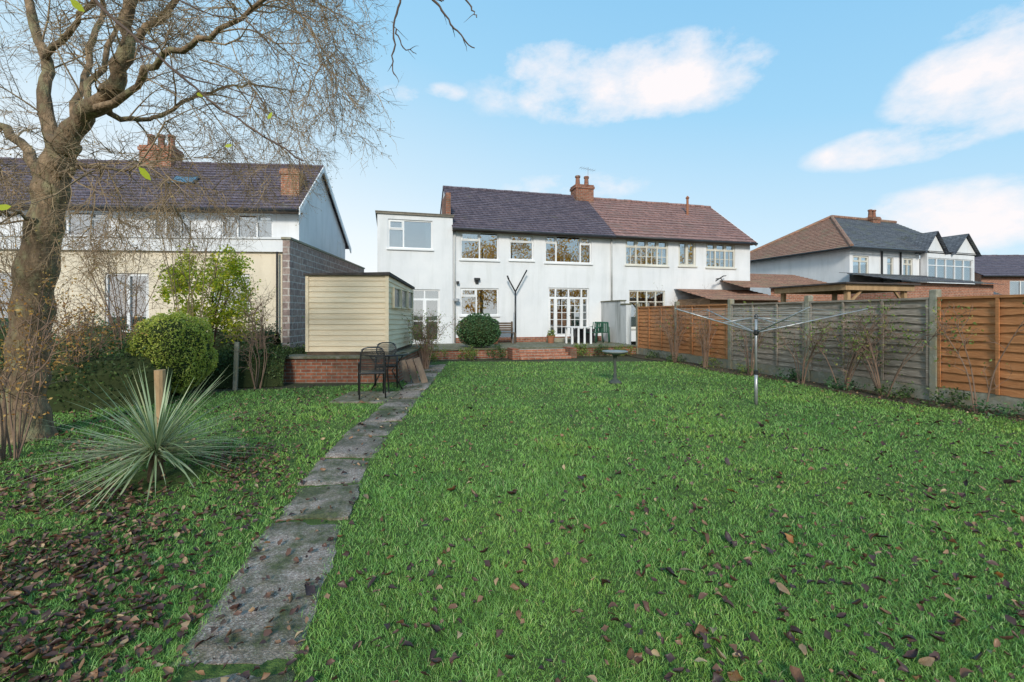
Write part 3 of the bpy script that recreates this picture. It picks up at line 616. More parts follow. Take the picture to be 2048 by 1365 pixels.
plastic_chair(8.15,D-1.15,TH+R(-60)); plastic_chair(8.62,D-1.0,TH+R(150))
r=root('white_slatted_table','white painted slatted garden table on the terrace','table'); x,y=w_house(7.3,D-1.5); r.location=(x,y,.35); r.rotation_euler=(0,0,TH)
t=MB()
for k in range(6): t.box(-.45,.45,-.33+k*.11,-.235+k*.11,.64,.665)
t.obj('table_top',upvc,r)
for sx in (-.4,-.13,.13,.4):
    for sy in (-.3,.3): MB().box(sx-.035,sx+.035,sy-.03,sy+.03,0,.638).obj('leg',upvc,r)
r=root('storage_box','dark plastic storage box on the patio','storage box'); x,y=w_house(7.8,D-.8); r.location=(x,y,.35); r.rotation_euler=(0,0,TH)
MB().box(-.4,.4,-.25,.25,0,.5).obj('body',dark,r,bevel=.02); MB().box(-.43,.43,-.28,.28,.503,.57).obj('lid',gutter,r,bevel=.02)
r=root('wooden_bench','dark slatted wooden bench against the house wall','bench'); x,y=w_house(4.35,D-.75); r.location=(x,y,.35); r.rotation_euler=(0,0,TH)
t=MB(); [t.box(-.5,.5,-.2+k*.1,-.12+k*.1,.42,.445) for k in range(4)]; t.obj('seat',wood_dark,r)
t=MB(); [t.box(-.5,.5,.22,.24,.5+k*.09,.57+k*.09) for k in range(4)]; t.obj('backrest',wood_dark,r)
for sx in (-.47,.47):
    for sy in (-.17,.27): MB().box(sx-.03,sx+.03,sy-.03,sy+.03,0,.419 if sy<0 else .88).obj('leg',wood_dark,r)
for (s,d,h,rr) in ((4.0,D-1.0,.28,.15),(6.35,D-.9,.3,.16)):
    r=root('plant_pot','terracotta pot with a small leafy plant on the terrace','plant pot'); x,y=w_house(s,d); r.location=(x,y,.35); r['group']='pots on the terrace'
    MB().lathe((0,0,0),[(rr*.7,0),(rr,h*.85),(rr*1.1,h*.86),(rr*1.1,h),(rr*.9,h),(rr*.88,h-.03)],16).obj('pot',terracotta,r)
    V,T=leafdata(clumps((0,0,h+.1),(.16,.16,.14),25,14,.04,.3),.06); fast('foliage',V,T,rose_m,r)
r=root('bird_bath','dark stone-effect bird bath with wide shallow bowl on the lawn','bird bath'); r.location=(X(1230,9.96),9.96,0)
MB().lathe((0,0,0),[(.15,0),(.15,.03),(.10,.06),(.04,.1),(.03,.3),(.032,.5),(.045,.6),(.09,.64)],20).obj('pedestal',mat('dark_green_stone',(.05,.065,.055),(.09,.1,.085),8,.7,.3),r,smooth=True)
MB().lathe((0,0,.63),[(.08,0),(.2,.02),(.27,.055),(.28,.075),(.27,.08),(.24,.055),(.1,.035),(.001,.035)],28).obj('bowl',mat('grey_stone',(.30,.33,.33),(.2,.22,.22),8,.6,.3),r,smooth=True)
r=root('rotary_clothes_airer','open rotary clothes airer on a steel pole in the lawn','clothes airer'); r.location=(X(1512,7.6),7.6,0)
p=MB(); p.tube([(0,0,0),(0,0,.55)],.026,10); p.tube([(0,0,.5),(0,0,1.48)],.019,10); p.obj('pole',steel,r,smooth=True)
hb=MB().lathe((0,0,1.16),[(.03,0),(.045,.02),(.045,.07),(.03,.09)],12).obj('hub',dark,r)
MB().lathe((0,0,1.43),[(.022,0),(.035,.02),(.03,.06),(.01,.08)],12).obj('cap',dark,r); MB().lathe((0,0,.5),[(.028,0),(.034,.01),(.034,.07),(.025,.08)],10).obj('collar',dark,r)
tips=[]
for a,ln in zip((R(183),R(3),R(95),R(272)),(1.38,1.95,1.6,1.3)):
    d=Vector((math.cos(a),math.sin(a),0)); p0=Vector((0,0,1.2)); p1=d*ln+Vector((0,0,1.60)); tips.append((p0,p1)); ar=MB(); ar.tube([p0,p1],.011,6); 
    m_=p0.lerp(p1,.42); ar.tube([(0,0,1.46),m_],.007,5); ar.obj('arm',steel,r,smooth=True)
ln=MB(); order=[0,3,1,2]
for k in range(11):
    t=.2+.8*k/10
    pts=[tips[q][0].lerp(tips[q][1],t) for q in order]
    for q in range(4):
        a,b=pts[q],pts[(q+1)%4]; sg=random.uniform(.005,.05)*t; mid=(a+b)/2-Vector((0,0,sg)); ln.tube([a,a.lerp(mid,.5)-Vector((0,0,sg*.4)),mid,b.lerp(mid,.5)-Vector((0,0,sg*.4)),b],.0023,4,False)
ln.obj('lines',line_m,r)

# ================================================================== vegetation
def wander(p,d,L,k,wob,grav):
    pts=[Vector(p)]; d=Vector(d).normalized()
    for i in range(k):
        d=(d+Vector((random.gauss(0,wob),random.gauss(0,wob),random.gauss(0,wob)+grav))).normalized(); pts.append(pts[-1]+d*L/k)
    return pts
def smooth_poly(pts,n=4):
    P=[Vector(p) for p in pts]; out=[]
    for i in range(len(P)-1):
        a=P[max(i-1,0)];b=P[i];c=P[i+1];d=P[min(i+2,len(P)-1)]
        for j in range(n):
            t=j/n; out.append(.5*((2*b)+(c-a)*t+(2*a-5*b+4*c-d)*t*t+(3*b-a-3*c+d)*t**3))
    out.append(P[-1]); return out
def branchout(mb,pts,level,tips,spec):
    if level>=len(spec): return
    cnt,Ln,rad,grav,wob,sd=spec[level]
    for i in range(cnt):
        f=random.uniform(.15,1)**.8; k=min(int(f*(len(pts)-1)),len(pts)-2); p=pts[k].lerp(pts[k+1],random.random()); t=(pts[k+1]-pts[k]).normalized()
        o=Vector((random.gauss(0,1),random.gauss(0,1),random.gauss(0,.8))); o=(o-t*o.dot(t)).normalized()
        L_=Ln*random.uniform(.55,1.25); q=wander(p,t*.7+o*.75,L_,4 if level<len(spec)-1 else 3,wob,grav)
        rr=rad*random.uniform(.7,1.2); n_=len(q); mb.tube(q,[rr*(1-.75*j/(n_-1)) for j in range(n_)],sd,False)
        tips.append(q[-1]); branchout(mb,q,level+1,tips,spec)
def W(px,py,d): return Vector((X(px,d),d,Z(py,d)))
BT=root('bare_garden_tree','large bare garden tree with brown bark and drooping twigs','tree')
BX=(X(50,5.5),5.5,0); BT.location=BX; OFF[BT.name]=BX
tk=MB()
trunk=[(X(50,5.5),5.5,-.1),W(50,800,5.5),W(56,700,5.5),W(70,580,5.5),W(90,450,5.5),W(108,350,5.5),W(128,280,5.45)]
T0=smooth_poly(trunk,9); n_=len(T0)
tk.tube(T0,[.215-.06*j/(n_-1)+(.10*max(0,1-j/8))+.014*math.sin(j*1.1) for j in range(n_)],18)
limbs=[([W(125,300,5.45),W(165,235,5.4),(X(215,5.2),5.2,Z(190,5.2)),W(248,120,5.1),W(255,0,5.0),W(300,-180,5.0)],.125,.045),
 ([W(118,320,5.5),W(95,230,5.6),W(90,120,5.7),W(60,0,5.8),W(40,-150,5.9)],.09,.03),
 ([W(98,400,5.5),W(50,300,5.7),W(-20,230,5.8),W(-120,150,6.0)],.07,.025),
 ([W(180,225,5.3),W(260,185,5.0),W(330,120,4.7),W(420,70,4.5),W(520,10,4.4),W(600,-80,4.4)],.045,.012),
 ([W(200,200,5.2),W(240,235,5.6),W(310,235,5.9),W(400,190,6.2),W(480,170,6.4),W(560,180,6.5)],.04,.008),
 ([W(250,100,5.1),W(330,20,5.2),W(420,-40,5.3),W(540,-80,5.3),W(640,10,5.3)],.045,.01),
 ([W(128,290,5.45),W(170,150,6.0),W(200,40,6.4),W(210,-80,6.6)],.05,.02),
 ([W(160,240,5.4),W(230,60,5.8),W(330,-60,6.0),W(480,-130,6.1),W(600,-60,6.2)],.035,.01),
 ([W(110,360,5.5),W(160,330,5.2),W(215,340,4.9),W(290,330,4.8)],.028,.008),
 ([W(95,470,5.5),W(40,430,5.2),W(-30,430,5.0)],.03,.012),
 ([W(90,120,5.7),W(150,40,5.2),W(230,-40,5.0),W(330,-120,4.9)],.04,.012)]
tw=MB(); tips=[]
for P_,r0,r1 in limbs:
    q=smooth_poly(P_,5); m=len(q); q=[q[0]]+[v+Vector((random.gauss(0,.018),random.gauss(0,.018),random.gauss(0,.018))) for v in q[1:]]
    tk.tube(q,[r0+(r1-r0)*j/(m-1) for j in range(m)],10)
    branchout(tw,q,0,tips,[(10,1.1,.011,-.06,.2,4),(9,.58,.005,-.07,.24,3),(9,.28,.003,-.06,.28,3)])
for P_ in ([W(420,70,4.5),W(500,60,4.6),W(580,110,4.7),W(640,190,4.7),W(670,260,4.7)],[W(520,10,4.4),W(600,30,4.6),W(650,110,4.7),W(690,200,4.7)],
           [W(560,180,6.4),W(590,240,6.3),W(600,300,6.2)],[W(540,-80,5.3),W(620,-20,5.3),W(660,60,5.3),W(680,130,5.3)],[W(400,190,6.2),W(450,260,6.2),W(500,330,6.1),W(520,380,6.1)],
           [W(310,235,5.9),W(360,290,5.8),W(400,350,5.7),W(420,410,5.7)],[W(290,330,4.8),W(330,360,4.8),W(350,420,4.8)],[W(640,10,5.3),W(670,30,5.2),W(690,90,5.2)],[W(-20,230,5.8),W(0,330,5.5),W(20,400,5.3)],
           [W(215,340,4.9),W(240,400,4.9),W(230,470,4.9)],[W(400,120,4.9),W(480,150,4.9),W(540,230,4.9),W(560,310,4.9)],[W(160,330,5.2),W(190,390,5.1),W(180,470,5.0),W(200,540,5.0)],[W(480,40,4.6),W(560,0,4.6),W(620,60,4.6),W(650,150,4.6),W(655,230,4.6)]):
    q=smooth_poly(P_,4); m=len(q); tw.tube(q,[.009-.0065*j/(m-1) for j in range(m)],5,False)
    branchout(tw,q,0,tips,[(12,.5,.005,-.12,.18,4),(8,.3,.003,-.12,.22,3),(5,.15,.0022,-.1,.22,3)])
tk.v=[(a+.03*MN.noise(Vector((a*5,b*5,c*2.5))),b+.03*MN.noise(Vector((a*5+9,b*5,c*2.5))),c) for a,b,c in tk.v]
tk.obj('trunk',bark,BT,smooth=True); cr=tw.obj('crown',twig,BT)
tipsa=np.array([tuple(t) for t in tips]); sel=tipsa[rng.random(len(tipsa))<.5]
V,T=leafdata(sel+rng.normal(size=sel.shape)*.01,.02,.5); fast('buds',V,T,leafmat('bud',[(0,(.25,.16,.06)),(1,(.42,.33,.12))],.2),cr)
def overhang(lines,label,leaves=()):
    c0=W(*lines[0][0][0]); r=root('overhanging_branch',label,'branch'); r.location=c0; OFF[r.name]=tuple(c0); m=MB(); tt=[]
    for P_,r0,k in lines:
        q=smooth_poly([W(*p) for p in P_],5); n_=len(q); q=[v+Vector((random.gauss(0,.004),0,random.gauss(0,.004))) for v in q]
        m.tube(q,[r0*(1-.6*j/(n_-1))*random.uniform(.85,1.2) for j in range(n_)],6,False)
        branchout(m,q,0,tt,[(k,.08,r0*.45,-.05,.2,4)])
    m.obj('stem',twigd,r,smooth=True)
    for (px,py,d,s,rz) in leaves:
        lm=MB(); c=W(px,py,d); a=Vector((math.cos(rz),.2,math.sin(rz))).normalized(); b=a.cross(Vector((.2,1,.1))).normalized()
        lm.poly([c-a*s,c-a*s*.4+b*s*.45,c+a*s*.4+b*s*.4,c+a*s,c+a*s*.4-b*s*.4,c-a*s*.4-b*s*.45]); lm.obj('leaf',yel_m,r)
overhang([([(760,-90,2.2),(800,-20,2.2),(790,40,2.2),(788,100,2.2),(785,148,2.2)],.007,3),([(790,60,2.2),(808,95,2.2),(835,108,2.2)],.004,2)],'thin dark twig hanging down from an overhead branch')
overhang([([(850,-100,2.2),(862,-10,2.2),(885,20,2.2),(915,65,2.2),(948,100,2.2)],.007,3),([(872,0,2.2),(888,3,2.2)],.006,1),([(905,-60,2.2),(925,-10,2.2),(945,20,2.2),(955,35,2.2)],.006,2)],'dark budded twig hanging from an overhead branch')
overhang([([(100,-160,3.0),(190,0,3.0),(270,75,3.0),(360,150,3.0),(430,210,3.0),(510,260,3.0),(605,322,3.0)],.012,12),([(360,150,3.0),(430,170,3.0),(500,190,3.0),(575,215,3.0)],.005,6),([(270,75,3.0),(300,150,3.0),(350,185,3.0)],.004,5),([(120,-120,3.0),(240,-60,3.0),(400,20,3.0),(500,50,3.0),(560,120,3.0)],.006,8)],'long arching bare branch with a few yellow leaves',
   [(290,348,2.8,.05,-.9),(155,12,2.8,.05,-.7),(540,232,3.0,.03,1.2),(457,292,3,.025,.3),(8,415,2.8,.04,.2),(400,190,3,.025,-.3)])
def shrub(name,label,cat,c,rad,m,nc,per,cr,size,h0,stem=True,shell=.5,extra=None):
    r=root(name,label,cat); r.location=(c[0],c[1],h0); OFF[r.name]=(c[0],c[1],h0)
    if stem:
        sm=MB(); tt=[]
        for k in range(7):
            a=random.uniform(0,6.28); e=Vector((c[0]+math.cos(a)*rad[0]*.7,c[1]+math.sin(a)*rad[1]*.7,c[2]+rad[2]*random.uniform(0,.8)))
            q=smooth_poly([(c[0]+.05*math.cos(a),c[1]+.05*math.sin(a),h0-.05),((c[0]*2+e.x)/3,(c[1]*2+e.y)/3,h0+(e.z-h0)*.5),e],4); sm.tube(q,[.03*(1-.8*j/(len(q)-1)) for j in range(len(q))],5,False)
            branchout(sm,q,0,tt,[(6,rad[2]*.5,.008,0,.15,3)])
        sm.obj('stems',twigd,r)
    P=clumps(c,rad,nc,per,cr,shell,cut=h0)
    if extra is not None: P=np.concatenate([P]+extra)
    V,T=leafdata(P,size); fast('foliage',V,T,m,r); return r
shrub('leafy_shrub','tall yellow-green leafy shrub behind the boundary hedge','shrub',(X(415,10.6),10.6,2.0),(.95,.8,.95),yel_m,130,45,.10,.075,.2,shell=.3,
      extra=[clumps((X(470,10.6),10.6,2.75),(.35,.3,.35),20,40,.09,.2),clumps((X(350,10.6),10.6,2.3),(.35,.3,.4),22,40,.09,.2),clumps((X(480,10.6),10.6,1.4),(.4,.3,.5),30,40,.1,.2)])
def sq(e,power): 
    n_=np.linalg.norm(e)
    if n_<1e-6: return 1
    e=e/n_; return (np.abs(e)**power).sum()**(-1/power)
def clipped(name,label,c,rad,m,n,size,h0,amp=.1,power=2.6):
    r=root(name,label,'bush'); r.location=(c[0],c[1],h0); OFF[r.name]=(c[0],c[1],h0)
    d=rng.normal(size=(n,3)); d/=np.linalg.norm(d,axis=1)[:,None]
    sp=(np.abs(d)**power).sum(1)**(-1/power)
    nz=np.array([1+amp*MN.noise(Vector((a*2.3+c[0],b*2.3,cc*2.3)))+amp*.5*MN.noise(Vector((a*6,b*6+3,cc*6))) for a,b,cc in d])
    P=np.array(c)+d*(sp*nz*(1-np.abs(rng.normal(size=n))*.05))[:,None]*np.array(rad); P=P[P[:,2]>h0]
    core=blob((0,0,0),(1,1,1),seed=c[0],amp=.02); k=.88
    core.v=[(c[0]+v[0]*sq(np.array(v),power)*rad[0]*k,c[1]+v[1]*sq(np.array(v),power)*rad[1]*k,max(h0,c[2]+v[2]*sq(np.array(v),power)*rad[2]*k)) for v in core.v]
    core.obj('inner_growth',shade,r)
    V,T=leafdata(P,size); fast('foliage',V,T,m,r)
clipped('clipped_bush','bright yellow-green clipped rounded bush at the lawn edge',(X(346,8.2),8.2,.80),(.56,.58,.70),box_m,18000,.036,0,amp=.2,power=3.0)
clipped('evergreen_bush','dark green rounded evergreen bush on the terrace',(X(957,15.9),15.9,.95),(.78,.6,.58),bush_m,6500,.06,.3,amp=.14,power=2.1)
def hedge(p0,p1,w,h,n,m,size,label,name='ivy_hedge',base=0):
    r=root(name,label,'hedge'); c=((p0[0]+p1[0])/2,(p0[1]+p1[1])/2,base); r.location=c; OFF[r.name]=c
    d=Vector((p1[0]-p0[0],p1[1]-p0[1],0)); Ln=d.length; d.normalize(); nn=Vector((-d.y,d.x,0))
    t=rng.uniform(0,Ln,n); a=rng.uniform(0,math.pi,n); rr=1-np.abs(rng.normal(size=n))*.14
    hh=np.array([h*(1+.4*MN.noise(Vector((q*.9,p0[0],0)))+.25*MN.noise(Vector((q*3,p0[0],5)))) for q in t])
    y=np.cos(a)*w*rr*(1+.2*np.sin(t*3)); z=np.abs(np.sin(a))**.6*hh*rr*(1+.12*rng.normal(size=n)*(rng.random(n)<.3))
    P=np.stack([p0[0]+d.x*t+nn.x*y,p0[1]+d.y*t+nn.y*y,base+z],1)
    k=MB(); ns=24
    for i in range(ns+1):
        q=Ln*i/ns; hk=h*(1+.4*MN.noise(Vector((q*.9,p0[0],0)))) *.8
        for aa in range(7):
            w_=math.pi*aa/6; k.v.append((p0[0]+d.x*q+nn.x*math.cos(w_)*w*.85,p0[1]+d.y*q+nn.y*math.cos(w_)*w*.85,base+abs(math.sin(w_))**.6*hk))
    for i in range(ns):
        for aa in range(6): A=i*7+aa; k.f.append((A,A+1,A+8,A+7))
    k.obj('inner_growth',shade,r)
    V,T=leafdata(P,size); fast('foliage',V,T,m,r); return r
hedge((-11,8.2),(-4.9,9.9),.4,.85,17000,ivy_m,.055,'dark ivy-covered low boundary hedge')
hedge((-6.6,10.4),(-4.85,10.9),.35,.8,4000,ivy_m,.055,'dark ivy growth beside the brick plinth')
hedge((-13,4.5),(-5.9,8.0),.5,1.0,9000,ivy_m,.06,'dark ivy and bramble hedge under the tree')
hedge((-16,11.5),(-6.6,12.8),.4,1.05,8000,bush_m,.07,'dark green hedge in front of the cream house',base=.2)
for px,d in ((205,7.9),(485,9.4)):
    o=MB().box(-.04,.04,-.03,.03,0,1.0).obj('fence_post',wood_pale if px<300 else concrete,label='short weathered fence post in the ivy boundary',cat='fence post',bevel=.006); o.location=(X(px,d),d-.25,-.05); o.rotation_euler=(0,R(-6 if px<300 else 2),.2); o['group']='old boundary posts'
def twiggy(label,c,h,rad,stems,m,nleaf,size,h0=0,mt=None,cat='shrub',name='bare_shrub',spread=.9,sr=.011,flat=None):
    r=root(name,label,cat); r.location=(c[0],c[1],h0); OFF[r.name]=(c[0],c[1],h0); sm=MB(); tt=[]
    for k in range(stems):
        a=random.uniform(0,6.28); f=random.uniform(.2,1)*spread; ca,sa=math.cos(a),math.sin(a)
        if flat:
            s_=random.choice((-1,1))*random.uniform(.3,1); ca,sa=-.26*s_-.05*random.random(),.965*s_; f=spread
        b1=random.uniform(-.25,.25)
        q=smooth_poly([(c[0]+.06*ca,c[1]+.06*sa,h0-.03),(c[0]+rad*f*.35*ca+b1*.3,c[1]+rad*f*.35*sa+b1*.4,h0+h*.42),(c[0]+rad*f*.8*ca,c[1]+rad*f*.8*sa,h0+h*random.uniform(.6,.85)),(c[0]+rad*f*1.1*ca,c[1]+rad*f*1.1*sa,h0+h*random.uniform(.7,1.05))],4)
        sm.tube(q,[sr*(1-.7*j/(len(q)-1)) for j in range(len(q))],5,False); branchout(sm,q,0,tt,[(7,h*.28,sr*.45,.02,.25,4),(5,h*.13,sr*.28,.0,.25,3)])
    sm.obj('stems',mt or twigl,r)
    if nleaf:
        A=np.array([tuple(t) for t in tt]); P=A[rng.integers(0,len(A),nleaf)]+rng.normal(size=(nleaf,3))*.03
        V,T=leafdata(P,size); fast('foliage',V,T,m,r)
twiggy('shrub with withered orange-brown leaves beside the tree trunk',(X(20,4.7),4.7),1.65,.7,12,orange_m,1500,.034)
twiggy('shrub with withered orange-brown leaves behind the tree trunk',(X(160,7.4),7.4),1.8,1.0,14,orange_m,1000,.04)
twiggy('thin bare shrub in front of the cream house',(X(250,9.2),9.2),2.9,1.0,14,orange_m,200,.04)
twiggy('tall thin bare sapling near the boundary',(X(380,9.6),9.6),4.2,1.1,9,orange_m,80,.04,mt=twig)
twiggy('tall bare shrub beside the cream house',(X(60,8.5),8.5),3.6,1.4,16,orange_m,300,.045,mt=twig)
twiggy('tangled bare shrub by the clipped bush',(X(520,10.3),10.3),2.0,.6,10,rose_m,200,.04)
twiggy('wispy shrub with sparse green leaves in front of the shed',(X(852,12.6),12.6),1.35,.75,26,rose_m,1300,.045)
twiggy('slender bare young shrub by the brick plinth',(X(515,9.3),9.3),1.3,.4,6,rose_m,60,.04)
for px,d,h,rad,st,nl,lb in ((1350,14.3,1.8,.95,18,90,'dense bare twiggy shrub beside the fence'),(1395,12.9,1.5,.7,14,50,'bare twiggy shrub beside the fence'),(1502,11.3,1.45,.8,9,260,'rose bush with sparse leaves beside the fence'),(1590,9.9,1.2,.8,7,200,'rose bush with sparse leaves beside the grey fence'),(1680,9.0,1.45,1.3,9,560,'rose bush with yellowing leaves beside the grey fence'),(1775,8.25,1.4,1.4,9,460,'sprawling rose bush against the grey fence'),(1945,6.9,1.55,.7,3,90,'climbing rose stem on the orange fence')):
    twiggy(lb,(fenceX(d)-.4,d),h,rad*.85,st,rose_m,nl,.05,name='rose_bush' if d<12 else 'bare_shrub',sr=.011 if d>12 else .012,flat=d<12)
for s,d,w_,h in ((1.3,D-3.3,.5,.5),(2.5,D-3.45,.4,.4),(3.5,D-3.4,.35,.45),(6.6,D-3.35,.4,.45),(7.4,D-3.35,.4,.4),(8.3,D-3.4,.4,.35)):
    x,y=w_house(s,d); shrub('border_plant','low mixed green and brown plant at the terrace edge','plant',(x,y,h*.5),(w_,.25,h*.6),random.choice([rose_m,ivy_m,orange_m if s in(3.5,6.6) else rose_m]),26,30,.06,.05,0,stem=False,shell=.2)
for d in (6.6,7.3,8.1,9.0,10.2,11.4,12.8,14.2,15.6):
    shrub('border_plant','low weedy green plant in the border soil by the fence','plant',(fenceX(d)-.32,d+.1,.1),(.3,.35,.16),random.choice([rose_m,ivy_m,bush_m]),20,18,.05,.05,0,stem=False,shell=.1)
CO=root('cordyline_plant','spiky cordyline with long narrow arching leaves at the lawn edge','plant'); cx,cy=X(312,4.15),4.15; CO.location=(cx,cy,0)
vs=[];ts=[]
for k in range(330):
    a=random.uniform(0,2*math.pi); el=random.choice([random.uniform(-.2,.5),random.uniform(.2,1.3)]); Ln=random.uniform(.55,.98)*(.8 if el>1 else 1); wd=random.uniform(.006,.012)
    d=Vector((math.cos(a)*math.cos(el),math.sin(a)*math.cos(el),math.sin(el))); p=Vector((0,0,.24+random.uniform(-.06,.08)))+d*.04; side=d.cross(Vector((0,0,1))).normalized(); n7=8; dr=random.uniform(.01,.07)*(2.2 if random.random()<.12 else 1); i=len(vs)
    for j in range(n7):
        t=j/(n7-1); w_=wd*(.55+1.2*t if t<.35 else 1-(t-.35)/.65*.97)
        vs+=[tuple(p-side*w_),tuple(p+side*w_)]
        d=(d+Vector((0,0,-dr))).normalized(); p=p+d*Ln/(n7-1)
        if p.z<.015: p.z=.015
    for j in range(n7-1): A=i+2*j; ts+=[(A,A+1,A+3),(A,A+3,A+2)]
fast('leaves',np.array(vs),np.array(ts),cord_m,CO)
MB().tube([(0,0,-.02),(0,0,.15),(0,0,.3)],[.07,.055,.05],9).obj('stem',bark,CO,smooth=True)
o=MB().tube([(0,0,0),(.005,0,.5),(0,0,.93)],[.055,.045,.05],10).obj('wooden_stump',wood_pale,label='pale cut wooden stump standing behind the cordyline',cat='stump',smooth=False); o.location=(X(320,4.7),4.7,0)

# fallen leaves
def leafmesh(seed):
    rr=random.Random(seed); m=MB()
    prof=[.04,.24,.33,.22,.02]; c1=rr.uniform(-.9,1.1); c2=rr.uniform(-.2,1.3); tw_=rr.uniform(-.9,.9)
    for j in range(5):
        t=j/4; wl_=prof[j]*rr.uniform(.6,1.3); wr_=prof[j]*rr.uniform(.6,1.3); z=c1*(t-.5)**2+.12; k=tw_*(t-.5); bend=.12*math.sin(t*3+seed)
        m.v+=[(t-.5,-wl_+bend,z+c2*wl_*.6+k*wl_+rr.uniform(0,.1)),(t-.5,bend,z-.02),(t-.5,wr_+bend,z+c2*wr_*.6-k*wr_+rr.uniform(0,.1))]
    for j in range(4):
        A=3*j; m.f+=[(A,A+1,A+4,A+3),(A+1,A+2,A+5,A+4)]
    m.f.append((0,1,2)); i=len(m.v); m.v+=[(-.75,.03,.06)]; m.f.append((0,2,i)); return m
litcols=[((.05,.022,.02),(.10,.045,.035)),((.13,.055,.025),(.20,.10,.05)),((.24,.14,.07),(.33,.22,.12)),((.035,.02,.025),(.07,.045,.045)),((.30,.11,.03),(.38,.18,.06)),((.42,.40,.2),(.5,.46,.24))]
lmesh=[]
for k in range(12):
    m=leafmesh(k); me=bpy.data.meshes.new('fallen_leaf'); me.from_pydata(m.v,[],m.f); me.update(); me.polygons.foreach_set('use_smooth',[True]*len(me.polygons))
    c=litcols[[0,0,1,1,3,3,0,2,1,4,3,5][k]]; me.materials.append(mat('fallen_leaf_colour',c[0],c[1],3,.5,.3,12,spec=.4)); lmesh.append((m,me))
def onpath(x,y): return abs(x-pcx(y))<.3
cnt=0
while cnt<230:
    d=1.3+8*random.random()**1.4; u=random.uniform(-.55,1.2); x=u*d
    if x>lawn_right_edge(d)-.05: continue
    if u<.2 and random.random()<.7: continue
    k=random.randrange(11) if random.random()<.96 else 11; ob=bpy.data.objects.new('fallen_leaf',lmesh[k][1]); COL.objects.link(ob)
    s=random.uniform(.035,.09); ob.scale=(s,s,s); ob.location=(x,d,.034 if not onpath(x,d) else .022); ob.rotation_euler=(random.gauss(0,.45),random.gauss(0,.45),random.uniform(0,6.28))
    ob['label']='curled brown fallen leaf lying on the grass'; ob['category']='leaf'; ob['group']='fallen leaves on the lawn'; cnt+=1
Vl=[];Tl=[]; lv=[]
for m,me in lmesh[:11]:
    f=[]; 
    for q in m.f[:8]: f+=[(q[0],q[1],q[2]),(q[0],q[2],q[3])]
    lv.append((np.array(m.v[:15]),np.array(f)))
def dens(x,y):
    nzz=MN.noise(Vector((x*1.3,y*1.3,2)))
    if x<pcx(y)-.25:
        c=.72 if y<5.2 else .34
        if x>-1.75-.15*y: c*=.55
        dd=math.hypot(x-cx,y-cy-.3); c+=.6*max(0,1-dd/1.3)
        if x>pcx(y)-.5: c*=.5
        c*=max(.12,(.8+nzz*1.8))
    elif x<pcx(y)+.27: c=.10
    else:
        c=.045+.07*max(0,nzz)
        if x>.8 and y<7: c=.07+.14*max(0,nzz)
        if x>lawn_right_edge(y)-.3: c=.45
    return c
off=0; tot=0
for _ in range(95000):
    y=.9+13.5*random.random()**1.7; x=random.uniform(-1.35,1.2)*y
    if x<left_edge(y) or x>fenceX(y)-.05 : continue
    if random.random()>dens(x,y)*.8: continue
    a,b=lv[random.randrange(len(lv))]; s=random.uniform(.02,.058); rz=random.uniform(0,6.28); M_=(Matrix.Rotation(rz,3,'Z')@Matrix.Rotation(random.gauss(0,.5),3,'X')@Matrix.Rotation(random.gauss(0,.4),3,'Y'))
    Vl.append((a*s)@np.array(M_.transposed())+np.array([x,y,.02+random.random()*.02])); Tl.append(b+off); off+=15; tot+=1
print('litter',tot)
fast('fallen_leaf_litter',np.concatenate(Vl),np.concatenate(Tl),litter_m,kind='stuff',label='scattered brown fallen leaves covering the grass and path',cat='fallen leaves')
# grass blades
N_=430000
y=1.05*np.exp(rng.uniform(0,math.log(14.5/1.05),N_)); x=rng.uniform(-1.3,1.25,N_)*y
yg=np.linspace(0,16,321); ed=np.interp(y,yg,[lawn_right_edge(v) for v in yg]); le=np.interp(y,yg,[left_edge(v) for v in yg])
pc_=np.interp(y,[p[0] for p in PC],[p[1] for p in PC])
jag=np.array([.05*MN.noise(Vector((b*3,1 if a>c else 5,0)))+.03*MN.noise(Vector((b*11,1 if a>c else 5,0))) for a,b,c in zip(x,y,pc_)])
edge=.245+jag+rng.normal(size=N_)*.028
k=(x<ed)&(x>le)&((np.abs(x-pc_)>edge))&~((x>-3.1)&(x<-2.15)&(y>7.7)&(y<8.75))
bare=np.array([MN.noise(Vector((a*.9,b*.9,4)))+.6*MN.noise(Vector((a*3,b*3,8))) for a,b in zip(x,y)])
k&=~((x<pc_-.5)&(y<5.5)&(bare+rng.normal(size=N_)*.15>.22)&(rng.random(N_)<.7))
hs=np.hypot(x-cx,y-cy); k&=~(hs<.35)
x=x[k];y=y[k];bare=bare[k]; n=len(x); sc=(y/2.2)**.72
w=.0014*np.clip(sc,.6,9)*rng.uniform(.7,1.4,n); h=rng.uniform(.012,.040,n)*np.clip(1+.7*bare,.45,1.8)*np.clip((y/4)**.1,.85,1.15)
a=rng.uniform(0,2*np.pi,n); la=rng.uniform(0,2*np.pi,n); ln_=h*rng.uniform(.4,1.7,n)
sx_,sy_=np.cos(a)*w,np.sin(a)*w; lx,ly=np.cos(la)*ln_,np.sin(la)*ln_; z0=np.zeros(n)-.002
V=np.stack([np.stack([x-sx_,y-sy_,z0],1),np.stack([x+sx_,y+sy_,z0],1),np.stack([x+lx*.35-sx_*.8,y+ly*.35-sy_*.8,h*.65],1),np.stack([x+lx*.35+sx_*.8,y+ly*.35+sy_*.8,h*.65],1),np.stack([x+lx,y+ly,h],1)],1).reshape(-1,3)
i=np.arange(n)[:,None]*5
T=np.concatenate([i+np.array([[0,1,3]]),i+np.array([[0,3,2]]),i+np.array([[2,3,4]])],1).reshape(-1,3)
fast('lawn_grass',V,T,blade_m,kind='stuff',label='short green lawn grass blades',cat='grass')
